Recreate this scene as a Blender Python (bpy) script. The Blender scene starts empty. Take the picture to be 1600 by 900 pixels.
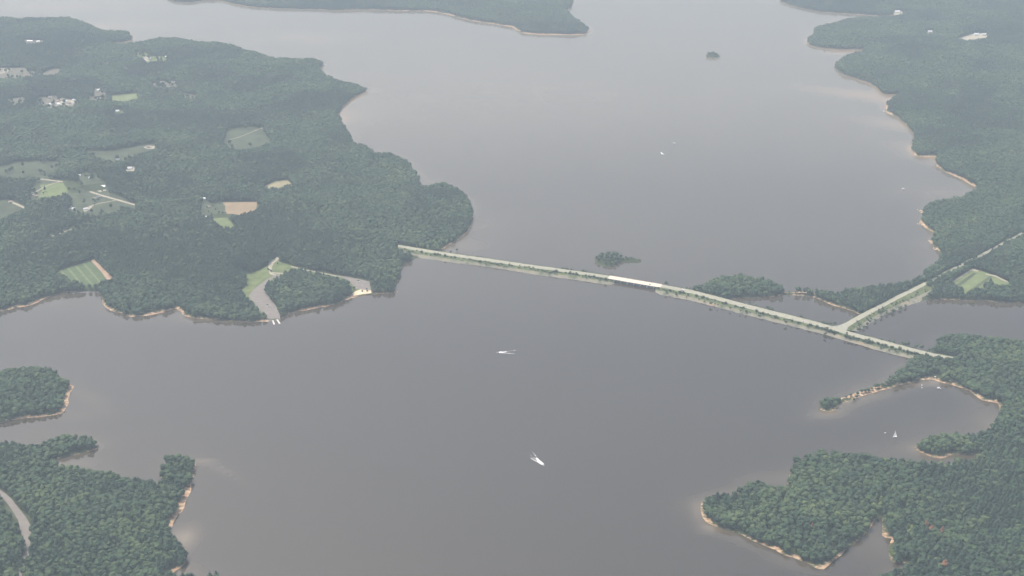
import bpy, bmesh, math, random
import numpy as np
from mathutils import Vector, Matrix

SC = bpy.context.scene
COL = SC.collection
R = math.radians

# ------------------------------------------------------------------ camera
HC = 1430.0                                   # flying height
F = 2000.0                                    # focal length in photo pixels (1600 wide)
TH = math.atan(900.0 / F)
cam_d = bpy.data.cameras.new("camera")
cam_d.sensor_width = 36.0
cam_d.lens = F / 1600.0 * 36.0
cam_d.clip_start = 1.0
cam_d.clip_end = 60000.0
cam = bpy.data.objects.new("camera", cam_d)
cam.location = (0, 0, HC)
cam.rotation_euler = (math.pi / 2 - TH, 0, 0)
COL.objects.link(cam)
SC.camera = cam

# ------------------------------------------------------------------ sky, sun, exposure
SUN_EL, SUN_AZ = R(60), R(-50)                # azimuth clockwise from +Y: ahead and to the left
world = bpy.data.worlds.new("World")
SC.world = world
world.use_nodes = True
wn = world.node_tree
wn.nodes.clear()
sky = wn.nodes.new("ShaderNodeTexSky")
sky.sky_type = 'NISHITA'
sky.sun_disc = False
sky.sun_elevation = SUN_EL
sky.sun_rotation = SUN_AZ
sky.altitude = 100
sky.air_density = 1.0
sky.dust_density = 10.0
sky.ozone_density = 1.0
bg = wn.nodes.new("ShaderNodeBackground")
bg.inputs[1].default_value = 0.15
wo = wn.nodes.new("ShaderNodeOutputWorld")
wn.links.new(sky.outputs[0], bg.inputs[0])
wn.links.new(bg.outputs[0], wo.inputs[0])
sun_d = bpy.data.lights.new("sun", 'SUN')
sun_d.energy = 2.8
sun_d.angle = R(3.0)
sun_d.color = (1.0, 0.95, 0.88)
sun = bpy.data.objects.new("sun", sun_d)
sdir = Vector((math.sin(SUN_AZ) * math.cos(SUN_EL), math.cos(SUN_AZ) * math.cos(SUN_EL), math.sin(SUN_EL)))
sun.rotation_euler = sdir.to_track_quat('Z', 'Y').to_euler()
sun.location = (0, 0, 1200)
COL.objects.link(sun)
SC.view_settings.view_transform = 'Standard'
SC.view_settings.look = 'None'
SC.view_settings.gamma = 1.0
SC.view_settings.exposure = 0.25
SC.cycles.max_bounces = 6
SC.cycles.volume_bounces = 1
SC.cycles.transparent_max_bounces = 8
HAZE_DENSITY = 0.000077
HAZE_COLOR = (0.70, 0.85, 1.0)

# ------------------------------------------------------------------ helpers
def ray(px, py, z=0.0):
    """where the line of sight of a photo point meets the level z"""
    u = (px - 800.0) / F
    v = (py - 450.0) / F
    d = (u, math.cos(TH) - v * math.sin(TH), -math.sin(TH) - v * math.cos(TH))
    t = (HC - z) / -d[2]
    return d[0] * t, d[1] * t

def tag(o, label=None, cat=None, group=None, kind=None):
    if label: o["label"] = label
    if cat: o["category"] = cat
    if group: o["group"] = group
    if kind: o["kind"] = kind
    return o

def mesh_np(name, verts, faces, mats=(), smooth=False):
    me = bpy.data.meshes.new(name)
    me.from_pydata([tuple(v) for v in verts], [], [tuple(f) for f in faces])
    for m in mats: me.materials.append(m)
    if smooth: me.polygons.foreach_set("use_smooth", [True] * len(me.polygons))
    me.update()
    return me

def link(name, me, parent=None, loc=None, rz=None):
    o = bpy.data.objects.new(name, me)
    COL.objects.link(o)
    if parent is not None: o.parent = parent
    if loc is not None: o.location = loc
    if rz is not None: o.rotation_euler = (0, 0, rz)
    return o

def empty(name, loc=(0, 0, 0), rz=0.0):
    o = bpy.data.objects.new(name, None)
    o.empty_display_size = 2
    o.location = loc
    o.rotation_euler = (0, 0, rz)
    COL.objects.link(o)
    return o

def copy_tree(o, parent=None):
    c = o.copy()
    COL.objects.link(c)
    c.parent = parent
    for ch in list(o.children): copy_tree(ch, c)
    return c

class MB:
    """collects simple solids into one mesh"""
    def __init__(self): self.v = []; self.f = []
    def add(self, vs, fs):
        n = len(self.v)
        self.v += [tuple(p) for p in vs]
        self.f += [tuple(i + n for i in f) for f in fs]
        return self
    def box(self, x0, x1, y0, y1, z0, z1, taper=0.0):
        t = taper
        return self.add([(x0, y0, z0), (x1, y0, z0), (x1, y1, z0), (x0, y1, z0),
                         (x0 + t, y0 + t, z1), (x1 - t, y0 + t, z1), (x1 - t, y1 - t, z1), (x0 + t, y1 - t, z1)],
                        [(3, 2, 1, 0), (4, 5, 6, 7), (0, 1, 5, 4), (1, 2, 6, 5), (2, 3, 7, 6), (3, 0, 4, 7)])
    def tube(self, p, q, r0, r1, n=6):
        p = Vector(p); q = Vector(q); d = (q - p).normalized()
        a = d.orthogonal().normalized(); b = d.cross(a)
        vs = [p + (a * math.cos(2 * math.pi * k / n) + b * math.sin(2 * math.pi * k / n)) * r0 for k in range(n)]
        vs += [q + (a * math.cos(2 * math.pi * k / n) + b * math.sin(2 * math.pi * k / n)) * r1 for k in range(n)]
        fs = [(k, (k + 1) % n, n + (k + 1) % n, n + k) for k in range(n)]
        fs += [tuple(range(n))[::-1], tuple(range(n, 2 * n))]
        return self.add(vs, fs)
    def loft(self, rings, caps=True):
        n = len(rings[0]); vs = [p for r in rings for p in r]; fs = []
        for i in range(len(rings) - 1):
            for k in range(n):
                a = i * n + k; b = i * n + (k + 1) % n
                fs.append((a, b, b + n, a + n))
        if caps:
            fs.append(tuple(range(n))[::-1]); fs.append(tuple(range((len(rings) - 1) * n, len(rings) * n)))
        return self.add(vs, fs)
    def mesh(self, name, mat): return mesh_np(name, self.v, self.f, [mat])
    def build(self, name, mat, parent=None): return link(name, self.mesh(name, mat), parent)

# value noise on numpy arrays -------------------------------------------------
_rg = np.random.default_rng(7)
_TAB = _rg.random((256, 256))
def vnoise(x, y):
    xi = np.floor(x).astype(int); yi = np.floor(y).astype(int)
    fx = x - xi; fy = y - yi
    fx = fx * fx * (3 - 2 * fx); fy = fy * fy * (3 - 2 * fy)
    a = _TAB[xi % 256, yi % 256]; b = _TAB[(xi + 1) % 256, yi % 256]
    c = _TAB[xi % 256, (yi + 1) % 256]; d = _TAB[(xi + 1) % 256, (yi + 1) % 256]
    return (a * (1 - fx) + b * fx) * (1 - fy) + (c * (1 - fx) + d * fx) * fy
def fbm(x, y, o=3):
    s = 0; a = 0.5; n = 0
    for k in range(o):
        s = s + a * vnoise(x * 2 ** k + 17.3 * k, y * 2 ** k + 5.1 * k); n += a; a *= 0.5
    return s / n
def sstep(a, b, x):
    t = np.clip((x - a) / (b - a), 0, 1)
    return t * t * (3 - 2 * t)

def seg_dist(x, y, P):
    """distance of points to the closed polygon P and whether they lie inside it"""
    d2 = np.full(x.shape, 1e12); ins = np.zeros(x.shape, bool)
    n = len(P)
    for i in range(n):
        ax, ay = P[i]; bx, by = P[(i + 1) % n]
        ex, ey = bx - ax, by - ay
        l2 = ex * ex + ey * ey + 1e-9
        t = np.clip(((x - ax) * ex + (y - ay) * ey) / l2, 0, 1)
        d2 = np.minimum(d2, (x - ax - t * ex) ** 2 + (y - ay - t * ey) ** 2)
        if ay != by:
            c = ((ay > y) != (by > y)) & (x < ex * (y - ay) / ey + ax)
            ins ^= c
    return np.sqrt(d2), ins

def rough(P, amp, step=14.0, seed=0, closed=True):
    """break the long straight runs of an outline into small irregular bays and points"""
    out = []; n = len(P); rr = random.Random(seed)
    for i in range(n if closed else n - 1):
        a = P[i]; b = P[(i + 1) % n]
        L = math.hypot(b[0] - a[0], b[1] - a[1]); k = max(1, int(L / step))
        if L > 900: out.append(a); continue
        for j in range(k):
            t = j / k
            q = amp if j else amp * 0.3
            out.append((a[0] + (b[0] - a[0]) * t + rr.uniform(-q, q), a[1] + (b[1] - a[1]) * t + rr.uniform(-q, q)))
    if not closed: out.append(P[-1])
    return out

# ------------------------------------------------------------------ outlines measured from the photo
# (x, y) = a point of the water line; (x, y, 1) = the top edge of the canopy that hides the water line behind it
CAN = 13.0
def world_poly(pts, z=0.0, can=CAN):
    return [ray(p[0], p[1], z + (can if len(p) > 2 else 0.0)) for p in pts]

LAND = {}
LAND['left'] = [(-420, 40, 1), (-60, 24, 1), (0, 27, 1), (12, 26, 1), (28, 29, 1), (60, 28, 1), (108, 27, 1), (122, 31, 1), (138, 37, 1),
 (155, 45, 1), (170, 48, 1), (185, 48, 1), (200, 48, 1), (207, 54, 1), (206, 62), (190, 66), (168, 67), (172, 71), (186, 72),
 (190, 69, 1), (205, 66, 1), (225, 64, 1), (250, 59, 1), (272, 59, 1), (290, 61, 1), (308, 65, 1), (340, 65, 1), (365, 70, 1), (380, 77, 1),
 (400, 80, 1), (420, 88, 1), (430, 91, 1), (450, 90, 1), (470, 92, 1), (487, 91, 1), (497, 94, 1), (505, 96, 1), (504, 103), (497, 108),
 (505, 113, 1), (520, 122, 1), (535, 126, 1), (550, 130, 1), (565, 135, 1), (575, 138, 1), (574, 142), (560, 148), (548, 155),
 (535, 165), (530, 176), (525, 180), (530, 184), (536, 195), (543, 207), (549, 217), (551, 222, 1), (563, 225, 1), (572, 227, 1),
 (578, 232, 1), (588, 238, 1), (612, 239, 1), (626, 245, 1), (638, 250, 1), (645, 262, 1), (652, 268, 1), (656, 281, 1), (658, 293),
 (662, 295), (672, 290, 1), (684, 286, 1), (695, 285, 1), (708, 292, 1), (722, 298, 1), (731, 304, 1), (737, 315, 1), (739, 328, 1), (739, 340),
 (736, 352), (731, 363), (722, 371), (712, 377), (700, 384), (692, 389), (675, 396), (660, 402), (648, 405), (632, 412), (625, 425),
 (620, 440), (618, 452), (622, 457), (605, 458), (580, 460), (560, 463), (548, 466), (530, 473), (510, 479), (490, 482), (470, 486),
 (450, 490), (440, 492), (436, 496), (423, 498), (419, 503), (410, 502), (395, 503), (370, 502), (350, 500), (330, 499), (305, 497),
 (290, 494), (283, 487), (276, 482), (266, 484), (262, 486), (245, 490), (225, 494), (205, 495), (190, 490), (175, 486), (168, 482),
 (160, 470), (158, 460), (154, 455), (140, 455), (120, 456), (100, 457), (85, 461), (65, 468), (55, 475), (40, 479), (25, 480),
 (10, 485), (0, 487), (-120, 500), (-420, 520)]
LAND['far'] = [(262, -90), (262, -2), (275, 3), (300, 3), (320, 0), (345, 0), (365, 6), (400, 11), (440, 13), (500, 14), (530, 16), (560, 14),
 (600, 16), (630, 17), (660, 17), (690, 20), (715, 27), (740, 33), (770, 37), (800, 42), (812, 50), (825, 53), (860, 54), (895, 55),
 (915, 53), (922, 48), (920, 42, 1), (915, 38, 1), (905, 32, 1), (897, 27, 1), (888, 17, 1), (882, 15), (893, 11), (896, 0), (900, -90)]
LAND['right'] = [(1219, -90), (1219, 2), (1235, 8), (1255, 13), (1270, 16), (1285, 18), (1300, 19), (1345, 22), (1380, 25), (1410, 21),
 (1425, 20), (1418, 24), (1395, 25, 1), (1365, 26, 1), (1330, 28, 1), (1315, 32, 1), (1300, 36, 1), (1280, 40, 1), (1272, 43, 1), (1271, 52, 1),
 (1263, 57, 1), (1262, 68), (1270, 72), (1290, 75), (1310, 77), (1330, 77), (1350, 77), (1347, 80, 1), (1335, 82, 1), (1318, 87, 1),
 (1310, 94, 1), (1303, 101, 1), (1308, 109), (1315, 115), (1335, 122), (1360, 130), (1370, 138), (1380, 147), (1400, 147), (1408, 148),
 (1390, 155, 1), (1385, 162), (1384, 172), (1388, 178), (1400, 182), (1412, 191), (1425, 204), (1429, 212), (1424, 225), (1424, 233),
 (1430, 243), (1445, 245), (1462, 245), (1464, 260), (1475, 268), (1490, 274), (1505, 281), (1520, 290), (1528, 294), (1524, 299),
 (1515, 299, 1), (1500, 306, 1), (1480, 310, 1), (1460, 313, 1), (1450, 318, 1), (1443, 324, 1), (1437, 330), (1441, 337), (1437, 346),
 (1445, 355), (1456, 361), (1459, 371), (1453, 377), (1460, 386), (1468, 394), (1470, 402), (1466, 406, 1), (1457, 412, 1), (1450, 418, 1),
 (1440, 428, 1), (1425, 438, 1), (1400, 442, 1), (1370, 446, 1), (1340, 449, 1), (1320, 452, 1), (1308, 457, 1), (1295, 462), (1283, 460),
 (1268, 457), (1250, 456), (1236, 457), (1229, 457), (1222, 446, 1), (1205, 438, 1), (1185, 433, 1), (1160, 430, 1), (1135, 430, 1),
 (1115, 434, 1), (1106, 440, 1), (1095, 445, 1), (1085, 452), (1078, 455), (1095, 459), (1115, 464), (1128, 468), (1136, 467),
 (1150, 466), (1165, 465), (1185, 464), (1210, 463), (1226, 461), (1240, 461), (1255, 462), (1268, 463), (1282, 468), (1302, 477),
 (1320, 482), (1335, 487), (1342, 491), (1352, 491), (1372, 486), (1400, 472), (1420, 472), (1436, 471), (1445, 469), (1470, 468),
 (1500, 468), (1520, 470), (1540, 469), (1560, 473), (1600, 471), (1900, 468), (2100, 100), (2100, -90)]
LAND['south_east'] = [(2100, 575, 1), (1800, 548, 1), (1600, 531, 1), (1560, 527, 1), (1530, 524, 1), (1500, 521, 1), (1475, 522, 1), (1466, 526, 1),
 (1461, 536, 1), (1460, 549), (1450, 553), (1430, 558), (1422, 566), (1410, 578), (1397, 590), (1388, 598), (1375, 603), (1360, 606),
 (1345, 611), (1325, 619), (1310, 623), (1295, 625), (1283, 629), (1280, 635), (1285, 641), (1295, 643), (1305, 641), (1309, 633),
 (1316, 630), (1335, 623), (1345, 619), (1360, 615), (1380, 609), (1400, 603), (1420, 599), (1435, 595), (1448, 592), (1462, 594),
 (1470, 597), (1485, 600), (1500, 605), (1515, 610), (1525, 619), (1535, 626), (1550, 628), (1560, 630), (1563, 638), (1560, 650),
 (1553, 662), (1545, 672), (1538, 679), (1525, 678, 1), (1500, 677, 1), (1480, 676, 1), (1455, 680, 1), (1440, 684, 1), (1430, 690, 1),
 (1427, 698), (1432, 703), (1445, 709), (1458, 714), (1470, 716), (1480, 714), (1486, 710), (1500, 709), (1528, 710), (1532, 713),
 (1520, 716, 1), (1490, 718, 1), (1465, 721, 1), (1440, 719, 1), (1425, 718, 1), (1400, 715, 1), (1385, 712, 1), (1370, 712, 1),
 (1345, 706, 1), (1310, 704, 1), (1285, 704, 1), (1265, 706, 1), (1248, 712, 1), (1240, 725, 1), (1232, 738, 1), (1229, 752, 1),
 (1225, 759, 1), (1210, 760, 1), (1200, 757, 1), (1190, 751, 1), (1178, 748, 1), (1168, 752, 1), (1158, 762, 1), (1145, 768, 1), (1130, 771, 1),
 (1115, 768, 1), (1104, 774, 1), (1097, 784), (1095, 790), (1095, 798), (1098, 809), (1105, 817), (1120, 823), (1140, 829), (1160, 836), (1180, 846),
 (1197, 853), (1210, 858), (1225, 867), (1245, 873), (1262, 881), (1275, 887), (1285, 890), (1292, 885), (1300, 878), (1315, 867),
 (1322, 859), (1335, 849), (1345, 841), (1357, 828), (1364, 817), (1372, 808), (1379, 808), (1380, 822), (1378, 836), (1386, 841),
 (1396, 841), (1390, 851), (1388, 863), (1392, 876), (1400, 880), (1418, 879), (1422, 883), (1410, 892), (1398, 898), (1385, 902),
 (1370, 909), (1350, 940), (1330, 1040), (2100, 1040)]
LAND['west_islet'] = [(-420, 610, 1), (0, 583, 1), (10, 576, 1), (30, 574, 1), (50, 572, 1), (75, 575, 1), (90, 580, 1), (100, 587, 1), (112, 595, 1),
 (116, 603), (113, 609), (108, 615), (107, 624), (103, 637), (98, 646), (80, 649), (60, 652), (35, 654), (15, 657), (0, 661), (-420, 720)]
LAND['south_west'] = [(-420, 690, 1), (0, 689, 1), (40, 691, 1), (57, 692, 1), (75, 688, 1), (85, 684, 1), (97, 680, 1), (120, 679, 1), (140, 682, 1),
 (152, 689, 1), (156, 697), (152, 702), (140, 705), (120, 710), (100, 714), (85, 718), (74, 722), (82, 725), (100, 733), (100, 726, 1), (125, 728, 1),
 (145, 733, 1), (165, 736, 1), (185, 737, 1), (200, 744, 1), (225, 748, 1), (243, 752, 1), (249, 752, 1), (250, 735, 1), (248, 728, 1),
 (255, 722, 1), (262, 712, 1), (275, 708, 1), (290, 708, 1), (299, 714, 1), (305, 722), (305, 737), (301, 752), (298, 767), (291, 780), (286, 797),
 (276, 807), (269, 817), (266, 830), (271, 842), (281, 850), (291, 860), (292, 874), (286, 884), (273, 892), (266, 898), (275, 903),
 (300, 905), (308, 904, 1), (325, 893, 1), (345, 899, 1), (370, 915, 1), (390, 1040), (-420, 1040)]
LAND['island'] = [(929, 404), (932, 411), (940, 416), (953, 417), (962, 413), (968, 410), (975, 410), (990, 411), (1004, 410), (1001, 405),
 (985, 403), (970, 402), (955, 400), (940, 401)]
LAND['islet'] = [(1102, 88), (1106, 90), (1114, 91), (1122, 90), (1126, 88), (1120, 85), (1110, 84)]
POLY = {k: rough(world_poly(v), 2.6, 16.0, i) for i, (k, v) in enumerate(LAND.items())}

# causeway lines: x, road north edge, road south edge, top of the rock armour, south water line
CW = [(622, 382.6, 386, 391.5, 397), (650, 387.3, 391, 397, 402.5), (680, 392.2, 396, 401, 406.2), (710, 396.7, 400.8, 406, 410.8),
 (740, 400.9, 405, 409.8, 414.2), (800, 409.6, 413.8, 418.8, 422.9), (840, 415.3, 419.3, 424.8, 430.2), (860, 417.9, 421.9, 427, 432.0),
 (900, 423.6, 427.7, 432.7, 437.7), (930, 427.8, 431.9, 437, 442.3), (952, 431.1, 435.2, 440, 445.2)]
CE = [(1032, 444.6, 448.8, 454.5, 460.5), (1040, 445.9, 450.2, 456.5, 462.3), (1080, 453.2, 458.2, 464.4, 469.6), (1120, 463.4, 468.9, 474.8, 480.2),
 (1160, 473.9, 479.8, 485.8, 490.8), (1200, 484.1, 489.9, 495.7, 500.8), (1240, 494.0, 499.9, 505.8, 510.6), (1280, 504.2, 510.0, 515.5, 520.8),
 (1300, 510.0, 515.5, 520.5, 526.0), (1340, 521.8, 527.2, 533, 538.0), (1380, 532.2, 537.8, 544, 550.0), (1400, 537.8, 543.2, 549, 555.0),
 (1425, 544.2, 549.8, 555.4, 560.8), (1460, 552.6, 557.6, 562, 566), (1492, 558.5, 562.5, 564.5, 567)]
# side road: (north edge), (south edge), (south water line)
SR = [((1310, 511.5), (1319, 515.5), (1341, 518)), ((1325, 502.5), (1332, 506.3), (1349, 512)), ((1340, 493.8), (1347, 497.3), (1366, 501.5)),
 ((1356, 485.6), (1363, 488.6), (1380, 493.5)), ((1372, 477.5), (1379, 480.2), (1394, 486.5)), ((1400, 462.8), (1406, 465.6), (1417, 478.5)),
 ((1430, 448.6), (1435, 451.4), (1441, 470)), ((1446, 440.5), (1451, 443), (1458, 462)), ((1468, 429), (1472, 431.5), (1478, 436)),
 ((1507, 409.5), (1511, 411.8), (1517, 416)), ((1540, 393), (1544, 395), (1549, 399)), ((1572, 376), (1575, 378), (1579, 382)), ((1640, 341), (1644, 343), (1648, 346))]
ZR = 8.0                                       # level of the roads on the causeway

# clearings: name, outline (plain points see the ground, flagged points are canopy in front), ground colour
F_ = {
 'striped': [(86, 425), (145, 406), (152, 411), (177, 434, 1), (172, 437, 1), (156, 437, 1), (148, 442, 1), (112, 438, 1)],
 'tan': [(346, 316), (402, 315), (403, 320, 1), (400, 328, 1), (378, 335, 1), (374, 339, 1), (348, 336, 1), (330, 339, 1), (312, 338, 1), (313, 322, 1), (318, 312), (332, 319)],
 'small_green': [(330, 342), (355, 341), (370, 354, 1), (355, 357, 1), (340, 350, 1)],
 'farm': [(60, 279), (82, 280), (100, 282), (118, 289), (135, 290), (147, 287), (160, 286), (166, 290), (167, 299), (190, 310), (212, 319), (210, 323, 1), (190, 322, 1), (180, 330, 1), (135, 331, 1), (112, 331, 1), (107, 322, 1),
          (115, 308, 1), (104, 302, 1), (82, 309, 1), (62, 310, 1), (50, 312, 1), (45, 302, 1)],
 'west_field': [(-60, 322), (0, 313), (20, 313), (36, 321), (42, 325, 1), (20, 333, 1), (0, 341, 1), (-60, 360, 1)],
 'lane': [(78, 366), (100, 359), (150, 341), (156, 343, 1), (108, 363, 1), (82, 372, 1)],
 'yard': [(120, 274), (137, 269), (150, 270), (159, 279, 1), (130, 283, 1)],
 'upper_field': [(134, 236), (175, 236), (205, 230), (220, 225), (242, 225), (244, 232, 1), (215, 241, 1), (192, 252, 1), (178, 252, 1), (150, 246, 1)],
 'dull_field': [(-10, 262), (30, 253), (90, 252), (92, 262, 1), (80, 272, 1), (40, 277, 1), (-10, 275, 1)],
 'mid_field': [(357, 201), (385, 199), (410, 199), (412, 208), (426, 219, 1), (402, 230, 1), (372, 235, 1), (347, 222, 1)],
 'small_tan': [(411, 292), (430, 284), (448, 281), (458, 287, 1), (440, 293, 1), (420, 295, 1)],
 'yellow': [(172, 150), (190, 148), (214, 146), (215, 154, 1), (192, 159, 1), (176, 157, 1)],
 'grey_lot': [(138, 151), (168, 150), (162, 158, 1), (142, 157, 1)],
 'pale_yard': [(144, 141), (152, 137), (168, 140), (166, 147, 1), (148, 148, 1)],
 'village': [(54, 155), (70, 151), (88, 148), (100, 154), (121, 156), (122, 162, 1), (110, 168, 1), (80, 170, 1), (60, 163, 1)],
 'dun_field': [(-60, 108), (10, 106), (38, 106), (42, 112), (55, 112), (55, 120, 1), (0, 123, 1), (-60, 126, 1)],
 'dun_strip': [(66, 115), (82, 108), (97, 107), (90, 115, 1), (70, 119, 1)],
 'north_gap': [(36, 63), (66, 63), (68, 67, 1), (42, 69, 1)],
 'ridge_yard': [(211, 83), (228, 82), (233, 88), (264, 88), (264, 94, 1), (232, 98, 1), (220, 92, 1)],
 'ridge_field': [(234, 133), (248, 127), (258, 128), (264, 131), (274, 126), (276, 136, 1), (250, 137, 1)],
 'ridge_patch': [(284, 145), (308, 149), (308, 155, 1), (290, 154, 1)],
 'west_patch': [(10, 156), (38, 151), (37, 163, 1), (20, 165, 1)],
 'house_plot': [(178, 173), (192, 173), (193, 178, 1), (180, 179, 1)],
 'house_plot_b': [(196, 262), (210, 260), (210, 267, 1), (198, 268, 1)],
 'lane_b': [(236, 374), (258, 362), (276, 356), (279, 358, 1), (262, 368, 1), (240, 379, 1)],
 'lawn_west': [(424, 412), (410, 420), (395, 426), (383, 430), (386, 438, 1), (376, 447, 1), (380, 456, 1), (390, 464, 1), (397, 470, 1),
               (404, 480, 1), (411, 488, 1), (416, 496), (426, 500), (438, 496), (434, 480, 1), (426, 470, 1), (419, 462, 1), (413, 454, 1), (415, 443, 1), (428, 434, 1), (440, 427, 1),
               (443, 422, 1), (454, 420, 1), (471, 421, 1), (484, 423, 1), (510, 429, 1), (528, 433, 1), (543, 438, 1), (551, 450, 1), (556, 455, 1), (551, 463), (580, 459), (580, 453), (577, 439), (541, 432),
               (529, 431), (505, 426), (467, 418.5), (454, 414.5), (436, 409), (434, 402), (426, 405)],
 'green_field': [(1487, 440), (1505, 429), (1520, 420), (1555, 431), (1574, 440), (1578, 444, 1), (1560, 446, 1), (1552, 440, 1), (1540, 439, 1), (1533, 449, 1), (1522, 453, 1), (1510, 453, 1), (1497, 448, 1)],
 'north_east_patch': [(1490, 63), (1510, 56), (1525, 52), (1542, 52), (1542, 59, 1), (1510, 63, 1)],
 'pale_gap': [(1396, 19), (1402, 17), (1410, 18), (1408, 21, 1), (1398, 21, 1)],
 'dead_gap': [(1448, 50), (1458, 49), (1458, 52, 1), (1449, 53, 1)],
 'track': [(-60, 735), (0, 767), (15, 777), (30, 796), (45, 808), (46, 835), (48, 850), (45, 862), (42, 875), (36, 892), (26, 930), (14, 934, 1), (30, 900, 1), (39, 866, 1), (39, 852, 1), (37, 840, 1),
           (33, 823, 1), (26, 808, 1), (16, 796, 1), (6, 784, 1), (0, 776, 1), (-60, 748, 1)],
 'camp': [(1448, 588), (1462, 584), (1467, 590), (1466, 593), (1450, 592)],
}

# ------------------------------------------------------------------ ground height
GX0, GX1, GY0, GY1, GS = -4200.0, 4200.0, 1250.0, 8600.0, 10.0
gx = np.arange(GX0, GX1 + 1, GS); gy = np.arange(GY0, GY1 + 1, GS)
X, Y = np.meshgrid(gx, gy, indexing='ij')
def sdf_grid(X, Y, x0, y0, s, reach):
    d = np.full(X.shape, reach); ins = np.zeros(X.shape, bool)
    for P in POLY.values():
        n = len(P)
        for i in range(n):
            ax, ay = P[i]; bx, by = P[(i + 1) % n]
            i0 = max(0, int((min(ax, bx) - reach - x0) / s)); i1 = min(X.shape[0], int((max(ax, bx) + reach - x0) / s) + 2)
            j0 = max(0, int((min(ay, by) - reach - y0) / s)); j1 = min(X.shape[1], int((max(ay, by) + reach - y0) / s) + 2)
            ex, ey = bx - ax, by - ay
            if i1 > i0 and j1 > j0:
                x = X[i0:i1, j0:j1]; y = Y[i0:i1, j0:j1]
                t = np.clip(((x - ax) * ex + (y - ay) * ey) / (ex * ex + ey * ey + 1e-9), 0, 1)
                d[i0:i1, j0:j1] = np.minimum(d[i0:i1, j0:j1], np.hypot(x - ax - t * ex, y - ay - t * ey))
            if ay != by:
                ja = max(0, int(math.ceil((min(ay, by) - y0) / s))); jb = min(X.shape[1], int(math.floor((max(ay, by) - y0) / s)) + 1)
                for j in range(ja, jb):
                    yy = y0 + j * s
                    if (ay > yy) != (by > yy):
                        xx = ex * (yy - ay) / ey + ax
                        k = int(math.ceil((xx - x0) / s))
                        ins[:max(0, k), j] ^= True
    return np.where(ins, d, -d)
REACH = 260.0
SD = sdf_grid(X, Y, GX0, GY0, GS, REACH)
relief = (fbm(X / 420.0 + 3, Y / 420.0 + 9, 3) - 0.30) * 58.0
relief = np.maximum(relief, 0) * sstep(35, 240, SD)
bank = np.where(SD < 0, SD * 0.10, np.minimum(SD * 0.16, 1.0) + 1.0 * sstep(6, 13, SD))
Z = bank + relief
Z = np.maximum(Z, -6.0)

def bil(G, x, y):
    u = np.clip((np.asarray(x, float) - GX0) / GS, 0, G.shape[0] - 1.001); v = np.clip((np.asarray(y, float) - GY0) / GS, 0, G.shape[1] - 1.001)
    i = u.astype(int); j = v.astype(int); fu = u - i; fv = v - j
    return (G[i, j] * (1 - fu) + G[i + 1, j] * fu) * (1 - fv) + (G[i, j + 1] * (1 - fu) + G[i + 1, j + 1] * fu) * fv

CLEAR = {}
for k, pts in F_.items():
    cx = sum(p[0] for p in pts) / len(pts); cy = sum(p[1] for p in pts) / len(pts)
    lv = 3.0
    for _ in range(5): lv = 0.5 * lv + 0.5 * float(bil(Z, *ray(cx, cy, lv)))
    if k in ('lawn_west', 'camp'): lv = 2.0
    CLEAR[k] = (world_poly(pts, lv), lv)
def strip_poly(a, b): return list(a) + list(b)[::-1]
cw_n = [ray(s[0], s[1], ZR) for s in CW]; ce_n = [ray(s[0], s[1], ZR) for s in CE]
def flatten(P, lv, w=55.0):
    xs = [p[0] for p in P]; ys = [p[1] for p in P]
    i0 = max(0, int((min(xs) - w - GX0) / GS)); i1 = min(X.shape[0], int((max(xs) + w - GX0) / GS) + 2)
    j0 = max(0, int((min(ys) - w - GY0) / GS)); j1 = min(X.shape[1], int((max(ys) + w - GY0) / GS) + 2)
    if i1 <= i0 or j1 <= j0: return
    d, ins = seg_dist(X[i0:i1, j0:j1], Y[i0:i1, j0:j1], P)
    m = np.where(ins, 1.0, 1 - sstep(14, w, d)) * (SD[i0:i1, j0:j1] > 10)
    Z[i0:i1, j0:j1] = Z[i0:i1, j0:j1] * (1 - m) + lv * m
for k, (P, lv) in CLEAR.items(): flatten(P, lv)
ROADS = []                                    # bands kept free of trees
cwp = strip_poly([(x, y + 6) for x, y in cw_n], [ray(s[0], s[4], 0) for s in CW])
cep = strip_poly([(x, y + 6) for x, y in ce_n], [ray(s[0], s[4], 0) for s in CE])
srz = [(ray(*a, ZR), ray(*b, ZR), ray(*c, 0)) for a, b, c in SR]
def off(a, b, d):
    L = math.hypot(b[0] - a[0], b[1] - a[1]); return (a[0] + (a[0] - b[0]) / L * d, a[1] + (a[1] - b[1]) / L * d)
srp = strip_poly([off(a, b, 3) for a, b, c in srz], [c if i < 8 else off(b, a, 9) for i, (a, b, c) in enumerate(srz)])
for P in (cwp, cep, srp): flatten(P, 2.2, 70); ROADS.append(P)

# ------------------------------------------------------------------ materials
def nd(nt, t, **kw):
    n = nt.nodes.new(t)
    for k, v in kw.items(): setattr(n, k, v)
    return n
def new_mat(name, rough_=0.9, spec=0.2):
    m = bpy.data.materials.new(name); m.use_nodes = True
    nt = m.node_tree; b = nt.nodes["Principled BSDF"]
    b.inputs["Roughness"].default_value = rough_; b.inputs["Specular IOR Level"].default_value = spec
    return m, nt, b
def ramp(nt, fac, stops):
    r = nt.nodes.new("ShaderNodeValToRGB"); e = r.color_ramp.elements
    while len(e) < len(stops): e.new(0.5)
    for q, (p, c) in zip(e, stops): q.position = p; q.color = (c[0], c[1], c[2], 1)
    nt.links.new(fac, r.inputs[0]); return r.outputs[0]
def noise(nt, scale, detail=3, vec=None, rough_=0.55):
    n = nt.nodes.new("ShaderNodeTexNoise"); n.inputs["Scale"].default_value = scale
    n.inputs["Detail"].default_value = detail; n.inputs["Roughness"].default_value = rough_
    if vec is None:
        g = nt.nodes.new("ShaderNodeNewGeometry"); vec = g.outputs["Position"]
    nt.links.new(vec, n.inputs["Vector"]); return n.outputs["Fac"]
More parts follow.
